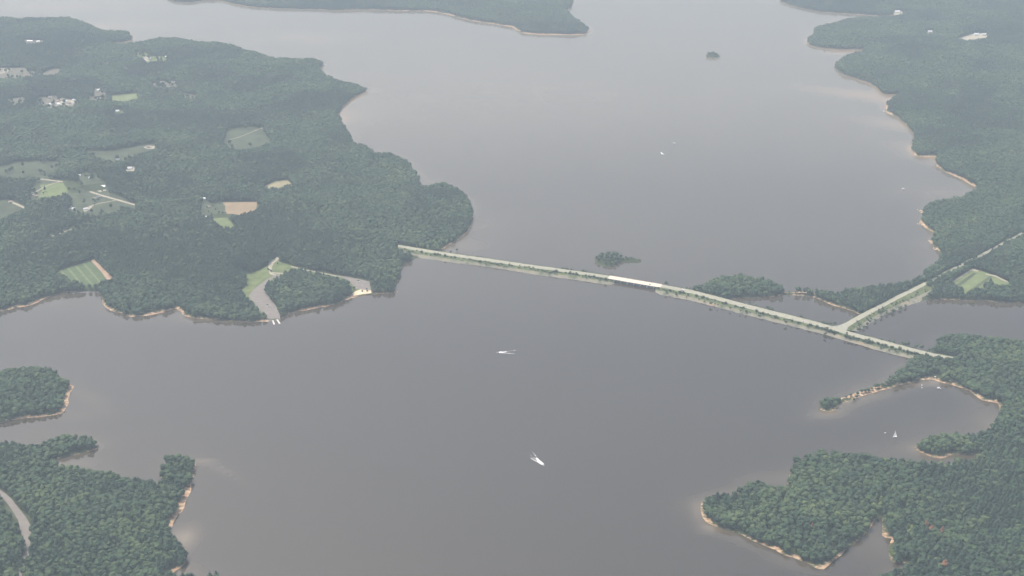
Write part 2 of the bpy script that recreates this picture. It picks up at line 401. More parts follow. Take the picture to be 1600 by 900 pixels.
def mixc(nt, f, a, b, mode='MIX'):
    m = nt.nodes.new("ShaderNodeMix"); m.data_type = 'RGBA'; m.blend_type = mode
    for s, v in ((m.inputs[0], f), (m.inputs[6], a), (m.inputs[7], b)):
        if hasattr(v, "is_output") or isinstance(v, bpy.types.NodeSocket): nt.links.new(v, s)
        elif isinstance(v, (int, float)): s.default_value = v
        else: s.default_value = (v[0], v[1], v[2], 1)
    return m.outputs[2]
def mathn(nt, op, a, b=0.0, clamp=False):
    m = nt.nodes.new("ShaderNodeMath"); m.operation = op; m.use_clamp = clamp
    for s, v in ((m.inputs[0], a), (m.inputs[1], b)):
        if isinstance(v, bpy.types.NodeSocket): nt.links.new(v, s)
        else: s.default_value = v
    return m.outputs[0]
def plain(name, col, rough_=0.8, spec=0.3, var=0.25, scale=0.3):
    m, nt, b = new_mat(name, rough_, spec)
    c = ramp(nt, noise(nt, scale, 4), [(0.3, [x * (1 - var) for x in col]), (0.7, [min(1, x * (1 + var)) for x in col])])
    nt.links.new(c, b.inputs["Base Color"]); return m

def foliage(name, stops, patch=0.006):
    m, nt, b = new_mat(name, 0.75, 0.15)
    oi = nt.nodes.new("ShaderNodeObjectInfo")
    big = noise(nt, patch, 3, oi.outputs["Location"], 0.6)
    mid = noise(nt, 0.035, 2, oi.outputs["Location"], 0.5)
    v = mathn(nt, 'ADD', mathn(nt, 'MULTIPLY', oi.outputs["Random"], 0.40), mathn(nt, 'MULTIPLY', big, 1.3))
    v = mathn(nt, 'SUBTRACT', mathn(nt, 'ADD', v, mathn(nt, 'MULTIPLY', mid, 0.7)), 0.78, True)
    c = ramp(nt, v, stops)
    fine = noise(nt, 0.9, 3)
    c = mixc(nt, 1.0, c, ramp(nt, fine, [(0.3, (0.80, 0.80, 0.82)), (0.7, (1.40, 1.40, 1.36))]), 'MULTIPLY')
    nt.links.new(c, b.inputs["Base Color"])
    b.inputs["Subsurface Weight"].default_value = 0.0
    return m
M = {}
M['leaf'] = foliage("broadleaf_foliage", [(0.0, (0.022, 0.042, 0.026)), (0.35, (0.036, 0.064, 0.033)), (0.62, (0.054, 0.084, 0.038)), (0.85, (0.080, 0.112, 0.046)), (1.0, (0.112, 0.135, 0.055))])
M['pine'] = foliage("pine_foliage", [(0.0, (0.020, 0.040, 0.028)), (0.5, (0.034, 0.062, 0.038)), (1.0, (0.060, 0.090, 0.050))])
M['shrub'] = foliage("shrub_foliage", [(0.0, (0.028, 0.045, 0.022)), (0.5, (0.045, 0.070, 0.030)), (1.0, (0.075, 0.10, 0.045))])
M['pale'] = foliage("willow_foliage", [(0.0, (0.09, 0.13, 0.05)), (1.0, (0.16, 0.20, 0.08))])
M['rust'] = plain("dead_needles", (0.26, 0.13, 0.075), 0.9, 0.1)
M['bark'] = plain("bark", (0.12, 0.095, 0.075), 0.95, 0.1, 0.35, 1.5)
M['dead'] = plain("dead_wood", (0.30, 0.27, 0.24), 0.95, 0.1)

# ground: forest floor inland, sand and clay by the water
m, nt, b = new_mat("ground_soil", 0.95, 0.1)
at = nt.nodes.new("ShaderNodeAttribute"); at.attribute_name = "sand"
nz = noise(nt, 0.05, 5)
floor_c = ramp(nt, nz, [(0.3, (0.030, 0.045, 0.020)), (0.6, (0.055, 0.070, 0.032)), (0.8, (0.085, 0.080, 0.045))])
sand_c = ramp(nt, noise(nt, 0.12, 5), [(0.25, (0.22, 0.15, 0.09)), (0.42, (0.38, 0.24, 0.14)), (0.56, (0.46, 0.33, 0.22)), (0.72, (0.66, 0.55, 0.44))])
brk = mathn(nt, 'MULTIPLY', mathn(nt, 'SUBTRACT', noise(nt, 0.16, 4), 0.5), 3.4)
sf = mathn(nt, 'ADD', mathn(nt, 'MULTIPLY', at.outputs["Fac"], 1.5), mathn(nt, 'SUBTRACT', brk, 0.42), True)
sf = mathn(nt, 'MULTIPLY', sf, mathn(nt, 'MULTIPLY', at.outputs["Fac"], 5.0, True))
nt.links.new(mixc(nt, sf, floor_c, sand_c), b.inputs["Base Color"])
M['ground'] = m

# water: murky lake, muddier by the shores, sky sheen painted in up the lake
m, nt, b = new_mat("lake_water", 0.05, 1.0)
b.inputs["IOR"].default_value = 1.45
at = nt.nodes.new("ShaderNodeAttribute"); at.attribute_name = "silt"
wn1 = noise(nt, 0.0022, 4)
silt = mathn(nt, 'MULTIPLY', at.outputs["Fac"], mathn(nt, 'ADD', mathn(nt, 'MULTIPLY', noise(nt, 0.006, 4), 0.2), 0.90), True)
deep = ramp(nt, wn1, [(0.35, (0.098, 0.088, 0.080)), (0.65, (0.108, 0.100, 0.090))])
nt.links.new(ramp(nt, silt, [(0.0, (0.040, 0.031, 0.020)), (0.35, (0.082, 0.066, 0.045)), (0.75, (0.165, 0.136, 0.096)), (1.0, (0.29, 0.205, 0.130))]), b.inputs["Base Color"])
bmp = nt.nodes.new("ShaderNodeBump"); bmp.inputs["Strength"].default_value = 0.08; bmp.inputs["Distance"].default_value = 0.25
nt.links.new(noise(nt, 0.35, 3), bmp.inputs["Height"]); nt.links.new(bmp.outputs[0], b.inputs["Normal"])
M['water'] = m

M['grass'] = plain("mown_grass", (0.13, 0.16, 0.065), 0.95, 0.1, 0.25, 0.04)
M['grass_bright'] = plain("bright_pasture", (0.145, 0.18, 0.078), 0.95, 0.1, 0.18, 0.03)
M['grass_yellow'] = plain("hay_meadow", (0.16, 0.19, 0.09), 0.95, 0.1, 0.18, 0.03)
M['dull'] = plain("rough_pasture", (0.070, 0.084, 0.050), 0.95, 0.1, 0.30, 0.02)
M['verge'] = plain("verge_grass", (0.115, 0.138, 0.062), 0.95, 0.1, 0.35, 0.08)
M['tan'] = plain("stubble", (0.27, 0.205, 0.13), 0.95, 0.1, 0.14, 0.03)
M['tan_lines'] = plain("straw_stubble", (0.28, 0.25, 0.15), 0.95, 0.1, 0.14, 0.03)
M['dun'] = plain("bare_dun_soil", (0.15, 0.14, 0.11), 0.95, 0.1, 0.2, 0.03)
M['soil'] = plain("red_soil", (0.34, 0.24, 0.17), 0.95, 0.1, 0.2, 0.08)
M['gravel'] = plain("pale_gravel", (0.36, 0.33, 0.26), 0.95, 0.1, 0.2, 0.1)
M['lot'] = plain("worn_asphalt", (0.20, 0.18, 0.165), 0.9, 0.2, 0.10, 0.08)
M['road'] = plain("old_asphalt", (0.30, 0.30, 0.245), 0.9, 0.2, 0.10, 0.1)
M['sand'] = plain("beach_sand", (0.66, 0.53, 0.38), 0.95, 0.1, 0.18, 0.15)
M['deck'] = plain("bridge_concrete", (0.68, 0.60, 0.49), 0.8, 0.2, 0.06, 0.1)
M['concrete'] = plain("concrete", (0.40, 0.38, 0.35), 0.85, 0.2, 0.15, 0.2)
M['line_white'] = plain("road_paint_white", (0.75, 0.75, 0.72), 0.7, 0.2, 0.05)
M['line_yellow'] = plain("road_paint_yellow", (0.62, 0.44, 0.08), 0.7, 0.2, 0.05)
M['crop_light'] = plain("light_crop", (0.15, 0.18, 0.09), 0.95, 0.1, 0.15, 0.1)
M['crop_dark'] = plain("green_crop", (0.085, 0.12, 0.055), 0.95, 0.1, 0.18, 0.1)
m, nt, b = new_mat("rock_armour", 0.95, 0.15)
c1 = ramp(nt, noise(nt, 0.9, 3), [(0.3, (0.12, 0.12, 0.09)), (0.62, (0.30, 0.285, 0.23))])
c2 = ramp(nt, noise(nt, 0.035, 4), [(0.32, (0.42, 0.52, 0.40)), (0.46, (0.95, 0.95, 0.93)), (0.62, (1.15, 1.08, 1.0)), (0.72, (1.3, 1.02, 0.85))])
nt.links.new(mixc(nt, 1.0, c1, c2, 'MULTIPLY'), b.inputs["Base Color"]); M['riprap'] = m
M['white'] = plain("white_paint", (0.80, 0.80, 0.78), 0.5, 0.4, 0.04)
M['roof_white'] = plain("pale_metal_roof", (0.78, 0.80, 0.82), 0.4, 0.5, 0.05)
M['roof_grey'] = plain("grey_shingle_roof", (0.30, 0.29, 0.28), 0.9, 0.2, 0.15)
M['roof_pink'] = plain("pinkish_tile_roof", (0.42, 0.33, 0.28), 0.9, 0.2, 0.15)
M['siding'] = plain("pale_siding", (0.62, 0.60, 0.55), 0.8, 0.2, 0.08)
M['brick'] = plain("red_brick", (0.34, 0.17, 0.12), 0.9, 0.2, 0.15, 1)
M['glass'] = plain("dark_glass", (0.03, 0.035, 0.04), 0.1, 0.6, 0.05)
M['tyre'] = plain("tyre_rubber", (0.03, 0.03, 0.03), 0.9, 0.2, 0.05)
M['black'] = plain("black_engine_cowl", (0.03, 0.03, 0.035), 0.4, 0.4, 0.05)
M['car_white'] = plain("white_car_paint", (0.80, 0.80, 0.80), 0.25, 0.6, 0.02)
M['car_dark'] = plain("dark_car_paint", (0.04, 0.045, 0.05), 0.25, 0.6, 0.02)
M['car_red'] = plain("red_car_paint", (0.35, 0.05, 0.04), 0.25, 0.6, 0.02)
M['car_silver'] = plain("silver_car_paint", (0.50, 0.51, 0.52), 0.3, 0.6, 0.02)
M['foam'] = plain("white_foam", (0.85, 0.86, 0.87), 0.8, 0.3, 0.06, 0.8)
M['wood'] = plain("grey_dock_planks", (0.70, 0.66, 0.60), 0.9, 0.2, 0.12, 1.0)
M['sail'] = plain("white_sailcloth", (0.84, 0.84, 0.83), 0.7, 0.2, 0.02)

nt = M['sail'].node_tree; b = nt.nodes["Principled BSDF"]; out = nt.nodes["Material Output"]
tr = nt.nodes.new("ShaderNodeBsdfTranslucent"); tr.inputs[0].default_value = (0.9, 0.9, 0.88, 1)
mx = nt.nodes.new("ShaderNodeMixShader"); mx.inputs[0].default_value = 0.5      # sun shines through sailcloth
nt.links.new(b.outputs[0], mx.inputs[1]); nt.links.new(tr.outputs[0], mx.inputs[2]); nt.links.new(mx.outputs[0], out.inputs[0])

# ------------------------------------------------------------------ the ground sheet
BEACH = [  # photo x, y, reach in metres, extra width of bare sand
 (190, 70, 70, 6), (200, 495, 90, 5), (225, 494, 60, 8), (178, 486, 60, 6), (300, 497, 70, 9), (355, 501, 60, 6), (390, 503, 60, 9), (45, 478, 50, 13), (500, 482, 90, 6),
 (455, 489, 50, 4), (545, 465, 40, 8), (565, 461, 45, 12), (595, 457, 45, 12), (612, 457, 18, 6), (112, 608, 38, 9), (106, 626, 34, 8),
 (100, 642, 40, 9), (70, 652, 90, 8), (45, 654, 60, 8), (15, 657, 50, 6), (304, 728, 30, 6), (301, 745, 30, 6), (294, 768, 28, 14), (288, 785, 25, 12), (277, 805, 28, 13),
 (290, 862, 25, 4), (268, 895, 22, 9), (1096, 797, 26, 5), (1105, 815, 26, 6), (1130, 826, 40, 5), (1140, 829, 25, 8), (1190, 849, 35, 5), (1205, 856, 30, 7),
 (1250, 875, 40, 4), (1285, 890, 20, 7), (1315, 866, 15, 4), (1362, 820, 14, 4), (1387, 841, 14, 6), (1412, 880, 16, 4), (1450, 710, 40, 5), (1462, 714, 26, 8), (1445, 594, 50, 11),
 (1420, 599, 60, 7), (1380, 609, 60, 6), (1350, 618, 60, 9), (1330, 624, 50, 10), (1312, 631, 30, 6), (1289, 640, 20, 6), (1490, 602, 45, 9), (1510, 609, 45, 8),
 (1530, 622, 40, 7), (1545, 628, 40, 6), (1438, 330, 24, 7), (1443, 352, 34, 8), (1455, 378, 18, 6), (1463, 390, 22, 8), (1470, 265, 40, 9),
 (1485, 272, 45, 8), (1500, 279, 40, 10), (1513, 286, 40, 9), (1450, 245, 70, 5), (1388, 178, 40, 12), (1384, 168, 30, 7), (700, 18, 120, 8), (660, 17, 120, 7), (775, 38, 140, 9),
 (850, 54, 180, 8), (740, 33, 120, 9), (905, 54, 90, 7), (560, 15, 120, 3), (590, 16, 120, 4), (940, 416, 25, 0), (1000, 410, 40, 2), (1270, 462, 80, 3), (1300, 476, 60, 3),
 (735, 357, 70, 3), (715, 376, 70, 3), (1475, 468, 60, 3), (1530, 470, 60, 3), (1250, 460, 60, 4)]
bw = np.zeros(X.shape)
for px, py, rch, wd in BEACH:
    x, y = ray(px, py, 0.5)
    if py < 60 and 520 < px < 930: wd *= 2.6
    bw = np.maximum(bw, wd * np.exp(-((X - x) ** 2 + (Y - y) ** 2) / (rch * rch)))
BN = fbm(X / 24.0, Y / 24.0, 3)
bw = bw * (0.22 + 1.15 * sstep(0.36, 0.60, fbm(X / 52.0 + 9, Y / 52.0 + 31, 2)))
BW = np.clip(0.6 + 5.0 * (BN - 0.45) + bw * (0.15 + 1.35 * BN), 0.1, 16.0)      # width of the bare strip along the water
# low shelving beach where the sand is wide
Z = np.where((SD > 0) & (SD < 40), Z - 0.9 * sstep(2, 8, bw) * (1 - sstep(BW, BW + 12, SD)) * sstep(3, 12, SD), Z)
bump_isl = np.exp(-((X - ray(962, 407)[0]) ** 2 + (Y - ray(962, 407)[1]) ** 2) / 140.0 ** 2)
sandm = (1 - 0.8 * bump_isl) * np.where(SD > 0, 1 - sstep(BW * 0.8, BW * 1.25 + 3, SD), 1.0) * np.clip(0.35 + bw / 7.0 + (BN - 0.35) * 0.9, 0.15, 1)
for k in ('village',):
    P, lv = CLEAR[k]
nx, ny = X.shape
def grid_mesh(name, X, Y, Z, mat, attr=None):
    nx, ny = X.shape
    me = bpy.data.meshes.new(name)
    co = np.stack([X, Y, Z], -1).reshape(-1, 3).astype(np.float32)
    idx = np.arange(nx * ny).reshape(nx, ny)
    q = np.stack([idx[:-1, :-1], idx[1:, :-1], idx[1:, 1:], idx[:-1, 1:]], -1).reshape(-1, 4)
    me.vertices.add(len(co)); me.vertices.foreach_set("co", co.ravel())
    me.loops.add(q.size); me.loops.foreach_set("vertex_index", q.ravel().astype(np.int32))
    me.polygons.add(len(q)); me.polygons.foreach_set("loop_start", np.arange(0, q.size, 4, dtype=np.int32))
    me.polygons.foreach_set("use_smooth", np.ones(len(q), bool))
    me.update(calc_edges=True)
    if attr:
        a = me.attributes.new(attr[0], 'FLOAT', 'POINT'); a.data.foreach_set("value", attr[1].ravel().astype(np.float32))
    me.materials.append(mat)
    return me
g = link("ground", grid_mesh("ground", X, Y, Z, M['ground'], ("sand", sandm)))
tag(g, kind="structure")

# land far beyond the frame, so that the country goes on to the horizon
def ring(name, x0, x1, y0, y1, X0, X1, Y0, Y1, z, mat):
    vs = [(X0, Y0, z), (X1, Y0, z), (X1, Y1, z), (X0, Y1, z), (x0, y0, z), (x1, y0, z), (x1, y1, z), (x0, y1, z)]
    fs = [(0, 1, 5, 4), (1, 2, 6, 5), (2, 3, 7, 6), (3, 0, 4, 7)]
    return link(name, mesh_np(name, vs, fs, [mat]))
M['far'] = plain("distant_woodland", (0.045, 0.075, 0.035), 0.95, 0.1, 0.45, 0.01)
o = ring("terrain", GX0 + 20, GX1 - 20, GY0 + 20, GY1 - 20, -19000, 19000, -12000, 26000, 8.0, M['far']); tag(o, kind="structure")

# ------------------------------------------------------------------ the lake
WS = 14.0
wx = np.arange(GX0 + 10, GX1 - 9, WS); wy = np.arange(GY0 + 10, GY1 - 9, WS)
WX, WY = np.meshgrid(wx, wy, indexing='ij')
sdw = -bil(SD, WX, WY)
near = 0.30 * np.exp(-np.maximum(sdw, 0) / 18.0) * (0.4 + 1.1 * fbm(WX / 160, WY / 160, 3))
near = near * (0.25 + 0.75 * sstep(0.36, 0.56, fbm(WX / 300 + 40, WY / 300, 2)))
PLUME = [  # photo x, y, half length and half width in metres, heading, strength
 (715, 385, 120, 60, 0, 0.45), (755, 350, 110, 60, 20, 0.25), (1350, 150, 220, 60, -30, 0.55), (1400, 195, 160, 60, -35, 0.6), (1325, 82, 160, 50, 0, 0.5),
 (1430, 232, 120, 60, -40, 0.5), (1480, 250, 140, 60, -10, 0.45), (1470, 300, 160, 80, 0, 0.35), (1350, 32, 200, 60, 0, 0.5), (1430, 24, 100, 60, 0, 0.5), (1445, 400, 60, 90, 0, 0.3),
 (135, 618, 70, 16, -35, 0.45), (160, 640, 60, 12, -35, 0.25), (125, 650, 35, 18, 0, 0.30), (55, 675, 40, 20, 0, 0.25), (318, 721, 26, 8, 0, 0.9), (345, 733, 42, 9, -38, 0.55), (375, 750, 40, 6, -42, 0.25),
 (278, 838, 30, 26, 90, 1.0), (292, 845, 16, 40, 0, 0.8), (290, 895, 30, 20, 0, 0.5), (1090, 800, 12, 30, 0, 0.7), (1110, 826, 24, 10, 0, 0.9), (1170, 846, 70, 14, -35, 0.55), (1240, 880, 50, 14, -25, 0.5),
 (1215, 748, 90, 26, 8, 0.65), (1130, 772, 50, 12, 25, 0.8), (1080, 790, 40, 20, 0, 0.25), (1310, 640, 70, 16, 25, 0.6), (1360, 622, 70, 14, 18, 0.6), (1440, 600, 60, 14, 0, 0.7), (1460, 596, 40, 12, 0, 0.8), (1345, 605, 90, 30, 25, 0.35), (1400, 580, 60, 40, 45, 0.4),
 (1500, 680, 120, 60, 0, 0.35), (1545, 655, 50, 60, 0, 0.6), (1400, 705, 70, 30, 0, 0.35), (1445, 706, 40, 20, -20, 0.6), (1290, 648, 40, 16, 0, 0.6), (1355, 855, 30, 50, -30, 0.35), (1375, 850, 20, 40, 0, 0.4), (1395, 895, 30, 18, 0, 0.5),
 (655, 438, 60, 6, 22, 0.22), (690, 430, 50, 6, 18, 0.2), (635, 455, 40, 8, 5, 0.2), (190, 480, 90, 40, 0, 0.25), (300, 500, 120, 20, 0, 0.35), (480, 490, 120, 20, 10, 0.3), (80, 470, 90, 50, 0, 0.3),
 (545, 180, 100, 90, 0, 0.35), (480, 60, 300, 100, 0, 0.3), (200, 40, 300, 100, 0, 0.35), (100, 10, 500, 140, 0, 0.35), (670, 290, 60, 50, 0, 0.3), (115, 725, 60, 14, 5, 0.5)]
for px, py, a, bb, ang, st in PLUME:
    x, y = ray(px, py, 0.0); ca, sa = math.cos(R(ang)), math.sin(R(ang))
    u = (WX - x) * ca + (WY - y) * sa; v = -(WX - x) * sa + (WY - y) * ca
    near = near + 0.46 * st * np.exp(-(u * u) / (a * a) - (v * v) / (bb * bb * 1.6))
# upper lake: beige sediment, plus paler sky reflection painted into the colour
up = (0.30 * sstep(2700, 3700, WY) + 0.38 * sstep(3600, 5200, WY)) * (0.9 + 0.2 * fbm(WX / 700 + 5, WY / 700, 3))
silt_sheen_a = np.clip(np.maximum(near, 0) + up, 0, 1)
o = link("lake_water", grid_mesh("lake_water", WX, WY, np.zeros(WX.shape), M['water'], ("silt", silt_sheen_a)))
tag(o, kind="structure")

# ------------------------------------------------------------------ causeway
def ribbon(name, rows, mat, kind="structure", parent=None):
    """sheet through rows of points (each row across the strip)"""
    n = len(rows[0]); vs = [p for r in rows for p in r]; fs = []
    for i in range(len(rows) - 1):
        for k in range(n - 1):
            a = i * n + k; fs.append((a, a + 1, a + n + 1, a + n))
    o = link(name, mesh_np(name, vs, fs, [mat]), parent)
    if kind: tag(o, kind=kind)
    return o
def lerp(a, b, t): return a + (b - a) * t
def densify(rows, step):
    out = []
    for r0, r1 in zip(rows[:-1], rows[1:]):
        L = math.hypot(r1[1][0] - r0[1][0], r1[1][1] - r0[1][1]); k = max(1, int(L / step))
        for j in range(k): out.append([tuple(lerp(a, b, j / k) for a, b in zip(p, q)) for p, q in zip(r0, r1)])
    out.append(rows[-1]); return out
def cross(stn, zr=ZR):
    x, n, s, t, w = stn
    a = ray(x, n, zr); b = ray(x, s, zr); c = ray(x, t, 4.6); d = ray(x, w, 0)
    wN = off(a, b, 15.0)
    return [(wN[0], wN[1], -1.2), (off(a, b, 9)[0], off(a, b, 9)[1], zr - 2.6), (off(a, b, 2.5)[0], off(a, b, 2.5)[1], zr - 0.15), (a[0], a[1], zr), (b[0], b[1], zr),
            (off(b, a, 2.5)[0], off(b, a, 2.5)[1], zr - 0.15), (c[0], c[1], 4.6), (d[0], d[1], 0.0), (lerp(c[0], d[0], 1.5), lerp(c[1], d[1], 1.5), -1.5)]
rg = random.Random(3)
def jit(rows, cols, a):
    for r in rows:
        for c in cols:
            p = r[c]; r[c] = (p[0] + rg.uniform(-a, a), p[1] + rg.uniform(-a, a), p[2] + rg.uniform(-a, a) * 0.18)
    return rows
def taper_end(rows, at_start):
    """round an embankment end off into the water"""
    base = rows[0] if at_start else rows[-1]
    nxt = rows[1] if at_start else rows[-2]
    dx, dy = base[3][0] - nxt[3][0], base[3][1] - nxt[3][1]; L = math.hypot(dx, dy); dx /= L; dy /= L
    mx, my = base[3][0], base[3][1]; extra = []
    for k, (adv, shr, zz) in enumerate(((7, 0.86, 0.65), (14, 0.6, 0.12), (19, 0.3, -0.35))):
        row = []
        for i, p in enumerate(base):
            cx_, cy_ = (base[3][0] + base[6][0]) / 2, (base[3][1] + base[6][1]) / 2
            row.append((cx_ + (p[0] - cx_) * shr + dx * adv, cy_ + (p[1] - cy_) * shr + dy * adv, min(p[2], p[2] * zz if p[2] > 0 else p[2])))
        extra.append(row)
    return extra[::-1] + rows if at_start else rows + extra
def embank(name_rows, start_end):
    rows = [cross(s) for s in name_rows]
    rows = densify(rows, 9.0)
    rows = jit(rows, (1, 6, 7), 1.3)
    if start_end == 'end': rows = taper_end(rows, False)
    if start_end == 'start': rows = taper_end(rows, True)
    return rows
for nm, stn, se in (("west", CW, 'end'), ("east", CE, 'start')):
    rows = embank(stn, se)
    ribbon("rock_bank", [r[0:2] for r in rows], M['riprap'])
    ribbon("verge", [r[1:4] for r in rows], M['verge'])
    ribbon("causeway_bed", [r[3:5] for r in rows], M['gravel'])
    ribbon("verge", [r[4:7] for r in rows], M['verge'])
    ribbon("rock_bank", [r[6:9] for r in rows], M['riprap'])
def road_on(stn_pts, name, mat, inset=1.2, dz=0.06, paint=True):
    rows = []
    for a, b in stn_pts:
        rows.append([(lerp(a[0], b[0], t), lerp(a[1], b[1], t), a[2] + dz) for t in (inset / 22.0, 1 - inset / 22.0)])
    o = ribbon(name, densify([[r[0], r[1]] for r in rows], 25), mat)
    if paint:
        for t, w, m_ in ((0.10, 0.006, 'line_white'), (0.90, 0.006, 'line_white'), (0.485, 0.006, 'line_yellow'), (0.515, 0.006, 'line_yellow')):
            ribbon("lane_marking", [[(lerp(a[0], b[0], t - w), lerp(a[1], b[1], t - w), a[2] + dz + 0.02), (lerp(a[0], b[0], t + w), lerp(a[1], b[1], t + w), a[2] + dz + 0.02)] for a, b in stn_pts], M[m_])
    return o
def edge3(stn): return [((*ray(s[0], s[1], ZR), ZR), (*ray(s[0], s[2], ZR), ZR)) for s in stn]
road_on(edge3(CW), "road", M['road']); road_on(edge3(CE), "road", M['road'])
# side road and its bank
rows = []
for i, (a, b, c) in enumerate(srz):
    wN = off(a, b, 9.0)
    mid = (lerp(b[0], c[0], 0.55), lerp(b[1], c[1], 0.55))
    if i < 8: rows.append([(wN[0], wN[1], -1.0), (off(a, b, 3)[0], off(a, b, 3)[1], ZR - 1), (a[0], a[1], ZR), (b[0], b[1], ZR), (mid[0], mid[1], 4.4), (c[0], c[1], 0.0), (lerp(b[0], c[0], 1.3), lerp(b[1], c[1], 1.3), -1.6)])
    else:
        o1, o2 = off(b, a, 6), off(b, a, 14)
        rows.append([(wN[0], wN[1], 1.0), (off(a, b, 3)[0], off(a, b, 3)[1], ZR - 1), (a[0], a[1], ZR), (b[0], b[1], ZR), (o1[0], o1[1], 6.0), (o2[0], o2[1], 3.0), (off(b, a, 20)[0], off(b, a, 20)[1], 0.5)])
rows = jit(densify(rows, 9), (1, 4, 5), 1.2)
ribbon("rock_bank", [r[0:2] for r in rows], M['verge']); ribbon("verge", [r[1:3] for r in rows], M['verge'])
ribbon("causeway_bed", [r[2:4] for r in rows], M['gravel']); ribbon("verge", [r[3:5] for r in rows], M['verge'])
ribbon("rock_bank", [r[4:7] for r in rows], M['riprap'])
road_on([((*a, ZR), (*b, ZR)) for a, b, c in srz], "side_road", M['road'], 2.0, 0.10, True)
# junction apron
ap = [(1300, 510), (1312, 508), (1322, 504), (1331, 506), (1325, 511), (1323, 516.5), (1308, 514)]
o = link("junction", mesh_np("junction", [(*ray(px, py, ZR + 0.14), ZR + 0.14) for px, py in ap], [tuple(range(len(ap)))[::-1]], [M['road']])); tag(o, kind="structure")

# ------------------------------------------------------------------ bridge
bx0, bx1 = Vector((*ray(951, 431.0, ZR), ZR)), Vector((*ray(1033, 444.9, ZR), ZR))
cx0, cx1 = Vector((*ray(951, 435.1, ZR), ZR)), Vector((*ray(1033, 449.0, ZR), ZR))
A0 = (bx0 + cx0) / 2; A1 = (bx1 + cx1) / 2
BL = (A1 - A0).length; ang = math.atan2(A1.y - A0.y, A1.x - A0.x); HW = 11.0
br = empty("road_bridge", ((A0.x + A1.x) / 2, (A0.y + A1.y) / 2, 0), ang)
tag(br, "long pale concrete road bridge on rows of piers joining the two causeway arms", "bridge")
MB().box(-BL / 2, BL / 2, -HW, HW, ZR - 0.35, ZR + 0.12).build("deck", M['deck'], br)
for s in (-1, 1):
    p = MB(); p.box(-BL / 2, BL / 2, s * HW - 0.25, s * HW + 0.25, ZR + 0.12, ZR + 0.95); p.build("parapet", M['deck'], br)
for k in range(6):
    yy = -9 + k * 3.6
    MB().box(-BL / 2 + 0.5, BL / 2 - 0.5, yy - 0.3, yy + 0.3, ZR - 1.6, ZR - 0.352).build("girder", M['concrete'], br)
NB = 8
for k in range(1, NB):
    xx = -BL / 2 + BL * k / NB
    pr = MB().box(xx - 0.8, xx + 0.8, -10.6, 10.6, ZR - 2.7, ZR - 1.602).build("pier", M['concrete'], br)
    for j in range(4):
        yy = -9.2 + j * 6.1
        MB().tube((xx, yy, -3), (xx, yy, ZR - 2.702), 0.9, 0.9, 10).build("column", M['deck'], pr)
for s in (-1, 1):
    MB().box(s * (BL / 2 - 1.2), s * (BL / 2 + 1.2), -11.2, 11.2, -0.5, ZR - 0.36).build("abutment", M['concrete'], br)
for t, w_, m_ in ((-9, 0.12, 'line_white'), (9, 0.12, 'line_white'), (-0.25, 0.1, 'line_yellow'), (0.25, 0.1, 'line_yellow')):
    MB().box(-BL / 2, BL / 2, t - w_, t + w_, ZR + 0.121, ZR + 0.14).build("lane_marking", M[m_], br)

# ------------------------------------------------------------------ fields, lots and lanes: thin sheets on the levelled clearings
def tri_sheet(name, pts, z, mat, parent=None, kind="structure"):
    bm = bmesh.new()
    vs = [bm.verts.new((x, y, z)) for x, y in pts]
    f = bm.faces.new(vs); bmesh.ops.triangulate(bm, faces=[f])
    for f in bm.faces:
        if f.normal.z < 0: f.normal_flip()
    me = bpy.data.meshes.new(name); bm.to_mesh(me); bm.free(); me.materials.append(mat)
    o = link(name, me, parent)
    if kind: tag(o, kind=kind)
    return o
def grow(P, d):
    cx = sum(p[0] for p in P) / len(P); cy = sum(p[1] for p in P) / len(P)
    out = []
    for x, y in P:
        L = math.hypot(x - cx, y - cy) + 1e-6; out.append((x + (x - cx) / L * d, y + (y - cy) / L * d))
    return out
FIELD_MAT = {'tan': 'dull', 'small_green': 'grass_bright', 'farm': 'dull', 'west_field': 'dull', 'lane': 'dull', 'yard': 'dull', 'upper_field': 'dull',
 'dull_field': 'dull', 'mid_field': 'dull', 'small_tan': 'tan_lines', 'yellow': 'grass_yellow', 'grey_lot': 'dun', 'pale_yard': 'dun', 'village': 'dun', 'dun_field': 'dun',
 'dun_strip': 'dun', 'north_gap': 'dun', 'ridge_yard': 'grass', 'ridge_field': 'dun', 'ridge_patch': 'dun', 'west_patch': 'dun', 'house_plot': 'grass', 'house_plot_b': 'gravel',
 'lane_b': 'dull', 'green_field': 'grass_bright', 'north_east_patch': 'gravel', 'pale_gap': 'gravel', 'dead_gap': 'dun', 'striped': 'crop_dark', 'track': 'dull'}
KN = {'tan': 'farmyard', 'farm': 'farmyard', 'village': 'village_ground', 'yard': 'farmyard', 'pale_yard': 'farmyard', 'grey_lot': 'parking_lot', 'lane': 'verge', 'lane_b': 'lane', 'track': 'verge',
      'ridge_yard': 'lawn', 'house_plot': 'lawn', 'house_plot_b': 'driveway', 'green_field': 'pasture', 'yellow': 'meadow'}
SHEET = {}
for k, mt in FIELD_MAT.items():
    P, lv = CLEAR[k]
    SHEET[k] = tri_sheet(KN.get(k, 'field'), rough(grow(P, 2.5), 1.5, 18, 5), lv + 0.25, M[mt])
def sub(k, name, pts, mat, dz=0.45, parent=None, kind="structure", am=1.0):
    lv = CLEAR[k][1]
    P = [ray(p[0], p[1], lv + (CAN if len(p) > 2 else 0)) for p in pts]
    return tri_sheet(name, rough(P, am, 16, 9), lv + dz, M[mat], parent, kind)
sub('tan', 'field', [(348, 316.5), (401.5, 315.5), (401, 322), (400, 330), (384, 337), (370, 346), (352, 335), (352, 322)], 'tan')
sub('farm', 'pasture', [(62, 289), (84, 286.5), (100, 286), (104, 291), (106, 300), (100, 308), (78, 314), (58, 308), (66, 298)], 'grass_bright', 0.45)
